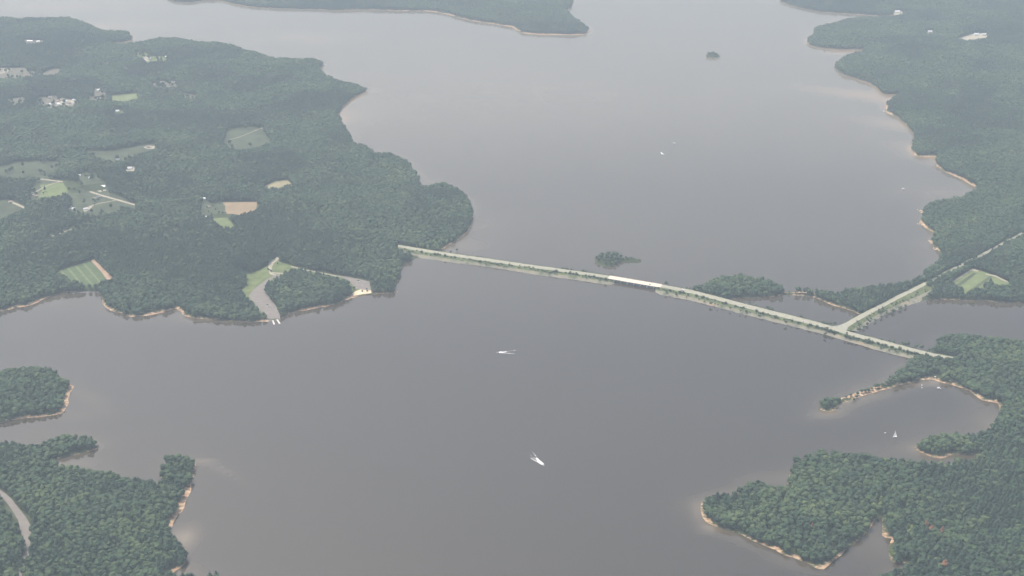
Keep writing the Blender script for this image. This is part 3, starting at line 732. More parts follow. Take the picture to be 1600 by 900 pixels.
sub('farm', 'yard', [(142, 289), (160, 286.5), (166, 291), (166, 298), (156, 300), (148, 296)], 'gravel', 0.45)
sub('farm', 'yard', [(130, 328.5), (140, 323), (145, 322), (141, 327), (133, 331.5)], 'gravel', 0.5)
sub('upper_field', 'yard', [(224, 230), (232, 227.5), (243, 228.5), (240, 232.5), (230, 233)], 'gravel', 0.5)
sub('village', 'yard', [(72, 163.5), (80, 160), (90, 158), (100, 155.5), (117, 157), (114, 163), (100, 166), (88, 165)], 'gravel', 0.45)
sub('ridge_yard', 'yard', [(222, 93), (226, 88), (234, 89.5), (233, 95), (226, 97)], 'gravel', 0.45)
sub('dun_field', 'field', [(-40, 110), (6, 107), (14, 109), (12, 114), (-40, 119)], 'gravel', 0.45)
sub('west_field', 'yard', [(12, 315.5), (18, 314), (38, 323), (37, 326), (27, 321)], 'gravel', 0.45)
# crops in stripes on the left, bare soil along their right side
lv = CLEAR['striped'][1]
for i, t in enumerate((0.10, 0.30, 0.52, 0.74)):
    a = (lerp(88, 143, t), lerp(425, 407.5, t)); b_ = (lerp(110, 172, t), lerp(452, 440, t))
    w = 3.6
    sub('striped', 'crop_strip', [a, (a[0] + w, a[1] - 1.1), (b_[0] + w, b_[1] - 1.0), b_], 'crop_light', 0.45, SHEET['striped'], None, 0.4)
sub('striped', 'bare_strip', [(142, 407), (147, 405.8), (177, 434), (176, 439), (168, 439), (160, 427)], 'soil', 0.5, SHEET['striped'], None, 0.6)
# darker drills and pale edges on the bright pasture at the right
for a, b_ in (((1521, 426), (1494, 446)), ((1546, 431.5), (1510, 457))):
    sub('green_field', 'drill', [a, (a[0] + 6, a[1] + 1.0), (b_[0] + 5, b_[1] + 1.5), b_], 'dull', 0.45, SHEET['green_field'], None, 0.5)
sub('green_field', 'track_edge', [(1487, 440.5), (1519, 420), (1530, 423), (1527, 425), (1519, 422.5), (1490, 441.5)], 'gravel', 0.5, SHEET['green_field'], None, 0.4)
sub('green_field', 'track_edge', [(1539, 427.5), (1556, 430.5), (1575, 440), (1572, 441), (1555, 432.5), (1541, 429.5)], 'gravel', 0.5, SHEET['green_field'], None, 0.4)

def lane(k, name, pts, width, mat, dz=0.7):
    lv = CLEAR[k][1]
    W = [ray(p[0], p[1], lv) for p in pts]; rows = []
    for i, p in enumerate(W):
        a = W[max(0, i - 1)]; b_ = W[min(len(W) - 1, i + 1)]
        L = math.hypot(b_[0] - a[0], b_[1] - a[1]); nx_, ny_ = -(b_[1] - a[1]) / L, (b_[0] - a[0]) / L
        w = width[i] if isinstance(width, (list, tuple)) else width
        rows.append([(p[0] + nx_ * w / 2, p[1] + ny_ * w / 2, lv + dz), (p[0] - nx_ * w / 2, p[1] - ny_ * w / 2, lv + dz)])
    return ribbon(name, rows, M[mat])
lane('farm', 'road', [(60, 279.5), (80, 282), (100, 284.5), (120, 291), (140, 299.5), (160, 306), (185, 313), (211, 320.5)], 9, 'gravel')
lane('farm', 'lane', [(51, 305), (58, 299), (70, 292), (84, 286.5), (98, 284)], 5, 'gravel', 0.8)
lane('farm', 'lane', [(132, 328.5), (142, 322), (155, 318), (170, 315.5), (184, 312.5)], 5, 'gravel', 0.8)
lane('farm', 'lane', [(112, 322), (108, 327), (118, 330)], 3.5, 'gravel', 0.8)
lane('lane', 'lane', [(80, 369.5), (98, 363.5), (112, 358)], 4, 'gravel')
lane('mid_field', 'lane', [(356, 219), (372, 215), (390, 208), (402, 203), (411, 200)], 4, 'gravel')
lane('track', 'track', [(-60, 742), (-20, 758), (2, 771), (14, 782), (25, 797), (34, 810), (39, 822), (42, 838), (43, 852), (41, 866), (37, 880), (30, 900), (18, 940)],
     [14, 13, 12, 12, 13, 15, 19, 17, 14, 12, 10, 9, 9], 'lot')
# landing area: lawn, lots, lanes, ramps and docks
P, lv = CLEAR['lawn_west']
tri_sheet('lawn', P, lv + 0.22, M['grass'])
sub('lawn_west', 'boat_ramp_lot', [(438, 428.5), (437, 432), (425, 435), (418, 440), (414, 446), (413, 454), (419, 462), (425, 470), (432, 480), (437, 490), (438, 498), (417, 498.5), (408, 486), (401, 478),
     (394, 470), (389, 463), (391, 458), (398, 451), (407, 444), (416, 437), (424, 433), (431, 429.5)], 'lot', 0.40, am=0.5)
sub('lawn_west', 'beach_lot', [(529, 431), (541, 432.5), (560, 436), (577, 439.5), (579.5, 454), (565, 453), (554, 450), (548, 441), (540, 436.5)], 'lot', 0.40, am=0.5)
lane('lawn_west', 'road', [(434, 402), (432, 406), (426, 411), (422.5, 417), (422, 424), (425, 428.5), (430, 430)], 9, 'gravel', 0.5)
lane('lawn_west', 'road', [(422, 425), (428, 426.5), (440, 427.5), (447, 426.5)], 7, 'gravel', 0.55)
lane('lawn_west', 'road', [(455, 416.5), (468, 419.8), (490, 424.3), (510, 428.2), (531, 432.5)], 5, 'gravel', 0.5)
sub('lawn_west', 'sand', [(550, 459), (556, 455), (564, 452.5), (579.5, 453.5), (581, 458), (567, 459.5), (552, 462.5)], 'sand', 0.34, am=0.8)
sub('lawn_west', 'sand', [(424, 404.5), (420, 411), (419, 420), (421, 421), (423, 413), (429, 406)], 'gravel', 0.34, am=0.5)
def frame(px, py, z=0.0):
    x, y = ray(px, py, z); return (x, y, z)
rp = [frame(417, 498, 0), frame(438, 497.5, 0), frame(438.5, 501, 0), (frame(420, 502.5, 0))]
rv = [(rp[0][0], rp[0][1], lv + 0.42), (rp[1][0], rp[1][1], lv + 0.42), (rp[2][0], rp[2][1], -0.7), (rp[3][0], rp[3][1], -0.7)]
o = link("boat_ramp", mesh_np("boat_ramp", rv, [(3, 2, 1, 0)], [M['lot']])); tag(o, kind="structure")
def dock(p, q, label):
    a = frame(*p, 0.9); c = frame(*q, 0.9); L = math.hypot(c[0] - a[0], c[1] - a[1]); an = math.atan2(c[1] - a[1], c[0] - a[0])
    d = empty("boat_dock", (a[0], a[1], 0), an); tag(d, label, "dock")
    me = MB().box(0.0, 0.9, -1.9, 1.9, 0.78, 0.95).mesh("plank", M['wood'])
    n = int(L / 1.0)
    for i in range(n): link("plank", me, d, (i * 1.0, 0, 0))
    for s in (-1, 1): MB().box(0, L, s * 1.7 - 0.1, s * 1.7 + 0.1, 0.5, 0.777).build("beam", M['wood'], d)
    pm = MB().tube((0, 0, -2), (0, 0, 1.9), 0.22, 0.2, 8).mesh("post", M['wood'])
    for i in range(0, n + 1, 6):
        for s in (-1, 1): link("post", pm, d, (i * 1.0, s * 2.1, 0))
dock((423.5, 492.5), (428.5, 507.2), "left of the two long pale docks at the foot of the boat ramp")
dock((428.5, 492), (437.2, 505.8), "right of the two long pale docks at the foot of the boat ramp")

# ------------------------------------------------------------------ trees
def leafy(rr, lobes, cards, size):
    """uneven crown: displaced lobes plus loose sprays of leaves"""
    vs = []; fs = []
    for (c, r, h) in lobes:
        bm = bmesh.new(); bmesh.ops.create_icosphere(bm, subdivisions=2 if r > 1.6 else 1, radius=1.0)
        n0 = len(vs); ph = [rr.uniform(0, 6.3) for _ in range(6)]
        for v in bm.verts:
            p = v.co
            k = 1 + 0.16 * math.sin(4 * p.x + ph[0]) * math.sin(5 * p.y + ph[1]) + 0.13 * math.sin(7 * p.z + ph[2] + 3 * p.x) + rr.uniform(-0.11, 0.11)
            vs.append((c[0] + p.x * r * k, c[1] + p.y * r * k, c[2] + p.z * h * k))
        for f in bm.faces: fs.append(tuple(n0 + v.index for v in f.verts))
        bm.free()
    for _ in range(cards):
        c, r, h = rr.choice(lobes)
        d = Vector((rr.gauss(0, 1), rr.gauss(0, 1), rr.gauss(0.35, 1))).normalized()
        q = Vector((c[0] + d.x * r * 1.05, c[1] + d.y * r * 1.05, c[2] + d.z * h * 1.05))
        s = size * rr.uniform(0.6, 1.4)
        a = Vector((rr.gauss(0, 1), rr.gauss(0, 1), rr.gauss(0, 0.6))).normalized() * s; b_ = d.cross(a).normalized() * s * 0.7 + d * s * 0.4
        n0 = len(vs); vs += [tuple(q - a * 0.6), tuple(q + a * 0.6 + b_ * 0.2), tuple(q + b_)]; fs.append((n0, n0 + 1, n0 + 2))
    return vs, fs
def crown_broad(seed, R0=5.0, H0=17.0, base=6.0, k=9):
    rr = random.Random(seed); lobes = [((rr.uniform(-.5, .5), rr.uniform(-.5, .5), H0 - 5.6), R0 * 0.80, 5.2)]
    for i in range(k):
        a = 6.283 * i / k + rr.uniform(-.4, .4); q = rr.uniform(0.35, 0.72) * R0; z = rr.uniform(base + 2.5, H0 - 2.4)
        z = z - (q / R0) * 1.6
        r = rr.uniform(0.26, 0.42) * R0
        lobes.append(((q * math.cos(a), q * math.sin(a), z), r, r * rr.uniform(0.7, 1.0)))
    return leafy(rr, lobes, 150, 0.85)
def crown_pine(seed, H0=20.0):
    rr = random.Random(seed); lobes = []
    for i in range(9):
        t = i / 8.0; z = 8.5 + t * (H0 - 10); q = (1 - t) * 3.4 + 0.2; a = rr.uniform(0, 6.28)
        r = 1.7 + (1 - t) * 1.9
        lobes.append(((q * math.cos(a) * 0.7, q * math.sin(a) * 0.7, z), r, r * 0.62))
    lobes.append(((0, 0, H0 - 1.2), 1.1, 1.6))
    return leafy(rr, lobes, 130, 0.75)
def crown_shrub(seed):
    rr = random.Random(seed); lobes = [((0, 0, 1.7), 1.5, 1.5)]
    for i in range(5):
        a = rr.uniform(0, 6.28); q = rr.uniform(0.6, 1.4); r = rr.uniform(0.7, 1.15); lobes.append(((q * math.cos(a), q * math.sin(a), rr.uniform(0.8, 2.5)), r, r * 0.9))
    return leafy(rr, lobes, 110, 0.45)
def trunk_geo(seed, top, r=0.38, limbs=4, low=0.45):
    rr = random.Random(seed); m_ = MB(); pts = [Vector((0, 0, -1.0))]
    for i in range(4): pts.append(Vector((rr.uniform(-.3, .3), rr.uniform(-.3, .3), top * (i + 1) / 4)))
    for i in range(4): m_.tube(pts[i], pts[i + 1], r * (1 - i * 0.2), r * (1 - (i + 1) * 0.2), 7)
    for i in range(limbs):
        a = rr.uniform(0, 6.28); z = top * rr.uniform(low, 0.85); L = rr.uniform(2.2, 3.6)
        m_.tube((0, 0, z), (math.cos(a) * L, math.sin(a) * L, z + L * 0.7), r * 0.4, r * 0.12, 5)
    return m_
KINDS = []
def kind(name, crown, trunk, cm):
    cme = mesh_np(name + "_crown", crown[0], crown[1], [M[cm]]); tme = trunk.mesh(name + "_trunk", M['bark'])
    both = mesh_np(name, crown[0] + trunk.v, crown[1] + [tuple(i + len(crown[0]) for i in f) for f in trunk.f], [M[cm], M['bark']])
    mi = np.zeros(len(both.polygons), np.int32); mi[len(crown[1]):] = 1; both.polygons.foreach_set("material_index", mi)
    KINDS.append((cme, tme, both)); return len(KINDS) - 1
for s in range(6): kind("broadleaf", crown_broad(10 + s, 6.1 + 0.45 * (s % 3), 16.0 + 0.6 * (s % 3), 4.5, 9 + s % 3), trunk_geo(s, 12.5), 'leaf')
for s in range(3): kind("pine", crown_pine(30 + s, 19.0 + s), trunk_geo(40 + s, 18.0, 0.32, 5, 0.5), 'pine')
K_PALE = kind("willow", crown_broad(60, 4.6, 13.0, 4.0, 9), trunk_geo(61, 9), 'pale')
K_RUST = kind("dead_pine", crown_pine(70, 18.0), trunk_geo(71, 17, 0.32, 6, 0.4), 'rust')
K_SHRUB = [kind("shrub", crown_shrub(80 + s), trunk_geo(90 + s, 1.8, 0.12, 3, 0.3), 'shrub') for s in range(4)]

def make_tree(ki, loc, rz, sc, label, cat='tree', group=None, name='tree'):
    cme, tme, _ = KINDS[ki]
    r = empty(name, loc, rz); r.scale = sc
    link("crown", cme, r); link("trunk", tme, r)
    tag(r, label, cat, group); return r

# free places for trees
rng = np.random.default_rng(11)
SP = 9.6
ax_ = np.arange(-4100, 4100, SP); ay_ = np.arange(1500, 8200, SP * 0.92)
TX, TY = np.meshgrid(ax_, ay_, indexing='ij')
TX = (TX + (np.arange(TX.shape[1]) % 2)[None, :] * SP / 2 + rng.uniform(-.42, .42, TX.shape) * SP).ravel(); TY = (TY + rng.uniform(-.42, .42, TY.shape) * SP).ravel()
cz = TY * math.cos(TH) + HC * math.sin(TH)
sx = 800 + F * TX / cz; sy = 450 + F * (-(TY) * math.sin(TH) + HC * math.cos(TH)) / cz
vis = (sx > -400) & (sx < 2000) & (sy > -85) & (sy < 1020)
TX, TY, sx, sy = TX[vis], TY[vis], sx[vis], sy[vis]
td = bil(SD, TX, TY); tb = bil(BW, TX, TY)
keep = td > tb + 1.4
keep &= rng.random(len(TX)) > 0.05
TX, TY, sx, sy, td = TX[keep], TY[keep], sx[keep], sy[keep], td[keep]
def knock(P, margin, spare=0.0):
    global TX, TY, sx, sy, td
    xs = [p[0] for p in P]; ys = [p[1] for p in P]
    c = np.where((TX > min(xs) - margin) & (TX < max(xs) + margin) & (TY > min(ys) - margin) & (TY < max(ys) + margin))[0]
    if len(c) == 0: return
    d, ins = seg_dist(TX[c], TY[c], P)
    bad = np.zeros(len(TX), bool)
    keepers = rng.random(len(c)) < spare
    bad[c[~keepers & (ins & (d > margin * 0.5 * rng.random(len(c))) | (d < margin * rng.uniform(0.5, 1.6, len(c))))]] = True
    TX, TY, sx, sy, td = TX[~bad], TY[~bad], sx[~bad], sy[~bad], td[~bad]
SPARE = {'farm': .02, 'village': .10, 'yard': .08, 'ridge_yard': .12, 'dun_field': .04, 'ridge_field': .12, 'ridge_patch': .12, 'grey_lot': .08, 'pale_yard': .15, 'west_patch': .15, 'dull_field': .03, 'upper_field': .02, 'lane': .15, 'lane_b': .2, 'mid_field': .015}
for k, (P, lv_) in CLEAR.items(): knock(P, 3.8, SPARE.get(k, 0.0))
knock(cwp, 5.0); knock(cep, 4.0)
knock(strip_poly([off(a, b, 3) for a, b, c in srz[:8]], [c for a, b, c in srz[:8]]), 3.0)
knock(strip_poly([off(a, b, 1) for a, b, c in srz[7:]], [off(b, a, 4) for a, b, c in srz[7:]]), 2.0, 0.06)
# small islands and the spit carry trees placed one by one
for k in ('island', 'islet'): knock(POLY[k], 8)
SPIT = world_poly([(1270, 650), (1270, 620), (1350, 600), (1392, 584), (1399, 605), (1340, 635)])
knock(SPIT, 0)
TZ = bil(Z, TX, TY)
n = len(TX)
# where pines stand rather than broadleaves
pn = fbm(TX / 260.0 + 50, TY / 260.0 + 20, 3)
pine_p = np.clip((pn - 0.47) * 5.0, 0.04, 0.85)
ispine = rng.random(n) < pine_p
ki = np.where(ispine, 6 + rng.integers(0, 3, n), rng.integers(0, 6, n))
hn = fbm(TX / 90.0, TY / 90.0 + 70, 2)
wide = 0.72 + 0.62 * rng.random(n) ** 1.4
tall = 0.70 + 0.34 * hn + 0.22 * wide + rng.uniform(-.10, .12, n)
edge = 1 - sstep(0, 16, td - 6)
tall *= 1 - 0.22 * edge * rng.random(n)
wide = np.where(ispine, wide * 1.3, wide)
tall = np.where(ispine, tall * 0.9, tall)
pale = (~ispine) & (edge > 0.5) & (rng.random(n) < 0.09)
PALE_PX = [(278, 735, 14), (1385, 868, 16), (1470, 722, 26), (1390, 718, 14), (1420, 835, 12), (1450, 888, 22), (1190, 752, 10), (1368, 790, 12), (1310, 452, 0), (690, 388, 22), (660, 392, 10)]
for px, py, rd in PALE_PX:
    if rd: pale |= (np.hypot((sx - px), (sy - py) * 1.4) < rd) & (rng.random(n) < 0.5)
ki = np.where(pale, K_PALE, ki)
rot = rng.uniform(0, 6.283, n)
depth = TY * math.cos(TH) + (HC - 14) * math.sin(TH)
shows = (sx > 2) & (sx < 1598) & (sy < 905) & (sy > 0)

# rusty dead trees seen in the wood at lower right
RUST_PX = [(1447, 820), (1451, 826), (1470, 826), (1481, 827), (1473, 878), (1270, 822)]
for px, py in RUST_PX:
    j = int(np.argmin(np.hypot(sx - px, sy - py - 10))); ki[j] = K_RUST if px != 1481 else ki[j]; tall[j] = 1.12

N_IND = 236
order = np.argsort(np.where(shows, depth, 1e9)); ind = set(order[:N_IND].tolist())
for px, py in RUST_PX: ind.add(int(np.argmin(np.hypot(sx - px, sy - py - 10))))

NAMES = {}
for j in sorted(ind):
    left = sx[j] < 800
    where = ("in the wood at the photo's bottom left corner" if left else "in the wood at the photo's bottom right corner")
    k = int(ki[j])
    if k == K_RUST:
        lab = {0: "rust brown dead pine"}[0]
        dd = [("largest rust brown dead pine standing in the green wood at lower right", 1447, 820), ("rust brown dead pine just below the largest dead one in the lower right wood", 1451, 826),
              ("faded brown dead pine right of the largest dead one in the lower right wood", 1470, 826), ("small brown dead pine nearest the bottom edge in the lower right wood", 1473, 878),
              ("lone brown dead pine on the wooded point left of the narrow creek", 1270, 822), ("faded brown pine furthest right of the dead ones", 1481, 827)]
        lab = min(dd, key=lambda q: abs(q[1] - sx[j]) + abs(q[2] - sy[j] + 10))[0]; grp = "dead pines in the green wood"
    else:
        sh = td[j] < 22
        t = "tall narrow dark pine" if 6 <= k <= 8 else "pale yellow green rounded tree" if k == K_PALE else ("broad green tree" if wide[j] > 1.03 else "smaller round green tree")
        v = "at the photo's bottom edge" if sy[j] > 880 else "just above the bottom edge" if sy[j] > 862 else "a little above the bottom edge"
        if left: h = "left of the dirt track" if sx[j] < 40 else "right of the dirt track" if sx[j] < 100 else "midway between track and shore" if sx[j] < 160 else "nearer the shore than the track" if sx[j] < 220 else "close to the lower left shore"
        else: h = "by the narrow creek mouth" if sx[j] < 1395 else "left of the dead pines" if sx[j] < 1440 else "below the dead pines" if sx[j] < 1500 else "right of the dead pines" if sx[j] < 1550 else "near the right edge"
        lab = t + " " + h + ", " + v; grp = lab.replace("tree ", "trees ").replace("pine ", "pines ")
    make_tree(k, (float(TX[j]), float(TY[j]), float(TZ[j])), float(rot[j]), (float(wide[j]), float(wide[j]), float(tall[j])), lab, 'tree', grp, 'pine_tree' if 6 <= k <= 8 or k == K_RUST else 'tree')

# the rest of each wood: instanced crowns on points, one object per wood
src = []
for i, (_, _, both) in enumerate(KINDS):
    o = bpy.data.objects.new("%02d_tree_source" % i, both); src.append(o)
def forest(name, mask, label):
    m_ = mask.copy(); m_[list(ind)] = False
    j = np.where(m_)[0]
    if len(j) == 0: return
    me = bpy.data.meshes.new(name); me.vertices.add(len(j))
    me.vertices.foreach_set("co", np.stack([TX[j], TY[j], TZ[j]], -1).astype(np.float32).ravel())
    a = me.attributes.new("pick", 'INT', 'POINT'); a.data.foreach_set("value", ki[j].astype(np.int32))
    a = me.attributes.new("turn", 'FLOAT_VECTOR', 'POINT'); a.data.foreach_set("vector", np.stack([np.zeros(len(j)), np.zeros(len(j)), rot[j]], -1).astype(np.float32).ravel())
    a = me.attributes.new("size", 'FLOAT_VECTOR', 'POINT'); a.data.foreach_set("vector", np.stack([wide[j], wide[j], tall[j]], -1).astype(np.float32).ravel())
    me.update()
    o = link(name, me); tag(o, label, "woodland", None, "stuff")
    mo = o.modifiers.new("trees", 'NODES'); mo.node_group = GN
def build_gn():
    ng = bpy.data.node_groups.new("tree_scatter", 'GeometryNodeTree')
    ng.interface.new_socket("Geometry", in_out='INPUT', socket_type='NodeSocketGeometry')
    ng.interface.new_socket("Geometry", in_out='OUTPUT', socket_type='NodeSocketGeometry')
    gi = ng.nodes.new('NodeGroupInput'); go = ng.nodes.new('NodeGroupOutput')
    gti = ng.nodes.new('GeometryNodeJoinGeometry')
    infos = []
    for o in src:
        oi = ng.nodes.new('GeometryNodeObjectInfo'); oi.inputs['Object'].default_value = o; oi.inputs['As Instance'].default_value = True
        infos.append(oi)
    for oi in infos[::-1]: ng.links.new(oi.outputs['Geometry'], gti.inputs[0])
    iop = ng.nodes.new('GeometryNodeInstanceOnPoints'); iop.inputs['Pick Instance'].default_value = True
    def at(nm, ty):
        n_ = ng.nodes.new('GeometryNodeInputNamedAttribute'); n_.data_type = ty; n_.inputs['Name'].default_value = nm
        return [s for s in n_.outputs if s.enabled and s.name == 'Attribute'][0]
    ng.links.new(gi.outputs[0], iop.inputs['Points']); ng.links.new(gti.outputs[0], iop.inputs['Instance'])
    ng.links.new(at("pick", 'INT'), iop.inputs['Instance Index'])
    ng.links.new(at("turn", 'FLOAT_VECTOR'), iop.inputs['Rotation']); ng.links.new(at("size", 'FLOAT_VECTOR'), iop.inputs['Scale'])
    ng.links.new(iop.outputs[0], go.inputs[0])
    return ng
GN = build_gn()
def scatter_points(name, pts, label, cat):
    me = bpy.data.meshes.new(name); me.from_pydata([p[:3] for p in pts], [], [])
    me.attributes.new("pick", 'INT', 'POINT').data.foreach_set("value", np.array([p[3] for p in pts], np.int32))
    me.attributes.new("turn", 'FLOAT_VECTOR', 'POINT').data.foreach_set("vector", np.array([(0, 0, p[4]) for p in pts], np.float32).ravel())
    me.attributes.new("size", 'FLOAT_VECTOR', 'POINT').data.foreach_set("vector", np.array([(p[5], p[5], p[5] * p[6]) for p in pts], np.float32).ravel())
    o = link(name, me); tag(o, label, cat, None, "stuff")
    mo = o.modifiers.new("bushes", 'NODES'); mo.node_group = GN
def scrub(rows, label):
    rr = random.Random(len(rows)); pts = []
    acc = 0.5
    for r0, r1 in zip(rows[:-1], rows[1:]):
        L = math.hypot(r1[5][0] - r0[5][0], r1[5][1] - r0[5][1])
        dens = 0.05 + 0.55 * max(0.0, float(vnoise(np.array([r0[5][0] / 38.0]), np.array([r0[5][1] / 38.0]))[0]) - 0.25)
        for _ in range(int(L * dens * 2.2 + rr.random())):
            t = rr.random(); u = min(1.0, max(0.0, rr.gauss(0.42, 0.22))); v = rr.random()
            a = [lerp(r0[5][k], r1[5][k], t) for k in range(3)]; b_ = [lerp(r0[6][k], r1[6][k], t) for k in range(3)]
            if rr.random() < 0.14: a = [lerp(r0[2][k], r1[2][k], t) for k in range(3)]; b_ = [lerp(r0[1][k], r1[1][k], t) for k in range(3)]
            if rr.random() < 0.12: u = 1.0 + rr.random() * 0.3
            sc = rr.uniform(0.25, 1.0) if rr.random() < .8 else rr.uniform(1.0, 1.5)
            pts.append((lerp(a[0], b_[0], u), lerp(a[1], b_[1], u), lerp(a[2], b_[2], u) - 0.15, 11 + rr.randrange(4), rr.uniform(0, 6.28), sc * 1.2, rr.uniform(.55, .9)))
    scatter_points("scrub", pts, label, "scrub")
SRR = [[None] * 1 + [((off(a, b, 7))[0], off(a, b, 7)[1], ZR - 2.5), (off(a, b, 3)[0], off(a, b, 3)[1], ZR - 1), None, None, (b[0], b[1], ZR), (c[0], c[1], 1.0)] for a, b, c in srz[:8]]
scrub(SRR, "low patchy scrub and weeds on the bank of the side road")
scrub(embank(CW, 'end')[:-3], "low patchy scrub and weeds on the causeway verge left of the bridge")
scrub(embank(CE, 'start')[3:], "low patchy scrub and weeds on the causeway verge right of the bridge")
own = np.zeros(n, int); keys = list(POLY)
for i, k in enumerate(keys):
    P = POLY[k]; xs = [p[0] for p in P]; ys = [p[1] for p in P]
    c = np.where((own == 0) & (TX > min(xs)) & (TX < max(xs)) & (TY > min(ys)) & (TY < max(ys)))[0]
    if len(c):
        ins = np.zeros(len(c), bool); x = TX[c]; y = TY[c]; m_ = len(P)
        for q in range(m_):
            a_x, a_y = P[q]; b_x, b_y = P[(q + 1) % m_]
            if a_y != b_y: ins ^= ((a_y > y) != (b_y > y)) & (x < (b_x - a_x) * (y - a_y) / (b_y - a_y) + a_x)
        own[c[ins]] = i + 1
FL = {'left': "hazy blue green wood covering the large headland on the left", 'far': "hazy wood on the distant point at the top middle",
      'right': "wood covering the far right shore above the causeway", 'south_east': "dense wood of the right shore below the causeway",
      'west_islet': "small rounded wood behind a sandy beach at the left edge", 'south_west': "dense green wood of the bottom left shore"}
for i, k in enumerate(keys):
    if k in FL: forest("woodland", own == i + 1, FL[k])
print("TREES", n, "individual", len(ind))

# trees of the islands and the spit, one by one
def ground_z(x, y): return float(bil(Z, x, y))
rt = random.Random(21)
def put(px, py, sc, k, label, grp, name='tree', wsc=None, z=None):
    if 'spit' in grp or 'strip' in grp: q = 1.45 if 'spit' in grp else 1.35; wsc = (wsc or sc) * q; sc *= q * .85
    x, y = ray(px, py, 1.0); zz = ground_z(x, y) if z is None else z
    make_tree(k, (x, y, max(zz, 0.1)), rt.uniform(0, 6.28), ((wsc or sc), (wsc or sc), sc), label, 'tree' if name != 'shrub' else 'shrub', grp, name)
isl = [(932, 406, .75), (936, 409, .8), (940, 405, .85), (944, 411, .8), (948, 406, .95), (952, 412, .8), (956, 406, 1.05), (960, 410, 1.0), (963, 404, 1.1), (966, 408, .9), (950, 402, .9), (941, 402, .8), (958, 402, 1.0), (947, 414, .6), (955, 415, .6), (937, 404, .8), (961, 413, .6), (970, 405, .75)]
for i, (px, py, s) in enumerate(isl):
    put(px, py, s * 1.15, rt.randrange(0, 6), "leafy grey green tree in the clump on the island above the bridge", "trees on the island above the bridge", wsc=s * 1.15)
isl2 = [(974, 407, .5), (978, 405, .6), (982, 407, .5), (986, 405.5, .55), (990, 407, .45), (995, 407.5, .4), (999, 408, .38)]
od = ['first', 'second', 'third', 'fourth', 'fifth', 'sixth', 'seventh', 'eighth', 'ninth', 'tenth', 'eleventh', 'twelfth', 'thirteenth', 'fourteenth', 'fifteenth', 'sixteenth', 'seventeenth', 'eighteenth', 'nineteenth', 'twentieth',
      'twenty-first', 'twenty-second', 'twenty-third', 'twenty-fourth', 'twenty-fifth', 'twenty-sixth', 'twenty-seventh', 'twenty-eighth', 'twenty-ninth', 'thirtieth', 'thirty-first', 'thirty-second', 'thirty-third', 'thirty-fourth', 'thirty-fifth', 'thirty-sixth']
for i, (px, py, s) in enumerate(isl2): put(px, py, s, rt.randrange(0, 6), "%s small tree from the clump along the island's thin right tail" % od[i], "trees on the island's thin tail", wsc=s * 1.1)
for i, (px, py, s) in enumerate([(1104, 88, .6), (1107, 87, .85), (1110, 88, 1.0), (1114, 87, 1.1), (1117, 88, 1.0), (1120, 88, .8), (1123, 88.5, .6), (1112, 90, .7), (1118, 90, .6)]):
    put(px, py, s * 1.1, rt.randrange(0, 6), "dark hazy tree on the tiny round islet far up the lake", "trees on the tiny far islet", wsc=s * 1.2)
spit = [(1284, 634, .75, "leftmost tree at the tip of the narrow sandy spit"), (1289, 637, .7, "tree in front of the clump on the sandy spit's tip"), (1291, 630, .8, "tree at the back of the clump on the sandy spit's tip"),
 (1296, 634, .85, "tall tree in the middle of the spit's tip clump"), (1301, 630, .8, "tree right behind the pale gap of the spit's tip clump"), (1304, 636, .75, "right front tree of the spit's tip clump"), (1308, 629, .6, "small tree just right of the spit's tip clump"),
 (1287, 639, .4, "low tree hanging over the pale rocks of the spit's tip"), (1311, 627, .5, "small tree where the sandy spit begins right of the tip clump"),
 (1340, 617, .45, "first of the low trees along the spit's far side"), (1346, 614, .5, "second of the low trees along the spit's far side"), (1352, 613, .5, "third of the low trees along the spit's far side"),
 (1357, 612, .5, "fourth of the low trees along the spit's far side"), (1338, 622, .45, "low tree on the near side of the spit's widest sand"), (1334, 626, .4, "lowest shrubby tree at the spit's near water edge"),
 (1368, 607, .65, "round tree standing alone midway along the spit"), (1372, 606, .55, "smaller tree touching the round one midway along the spit"), (1322, 621.5, .3, "first low bushy tree on the back edge of the spit's bare outer sand"), (1329, 619, .35, "second low bushy tree on the back edge of the spit's bare outer sand"),
 (1362, 609.5, .4, "small tree left of the lone round one midway along the spit"), (1382, 604.5, .45, "low tree just left of the spit's wooded root, near side"),
 (1379, 604, .5, "low tree between the spit's middle and its wooded root"),
 (1386, 601, .6, "first tree of the spit's wooded root"), (1391, 598, .7, "second tree of the spit's wooded root"), (1395, 594, .7, "third tree of the spit's wooded root")]
for px, py, s, lab in spit: put(px, py, s, rt.randrange(0, 6), lab, "trees along the sandy spit", wsc=s * 1.05)
# pond strip
for i, (px, py, s) in enumerate([(1233, 458.5, .45), (1243, 458.5, .35), (1262, 459.5, .35), (1268, 460.5, .5), (1277, 463.5, .6), (1283, 465, .6), (1289, 466, .8), (1293, 470, .5), (1297, 466, .8), (1301, 471, .8), (1306, 472, .85)]):
    put(px, py, s, rt.randrange(0, 6), "%s tree from the left on the thin strip between lake and pond" % od[i], "trees on the strip between lake and pond")

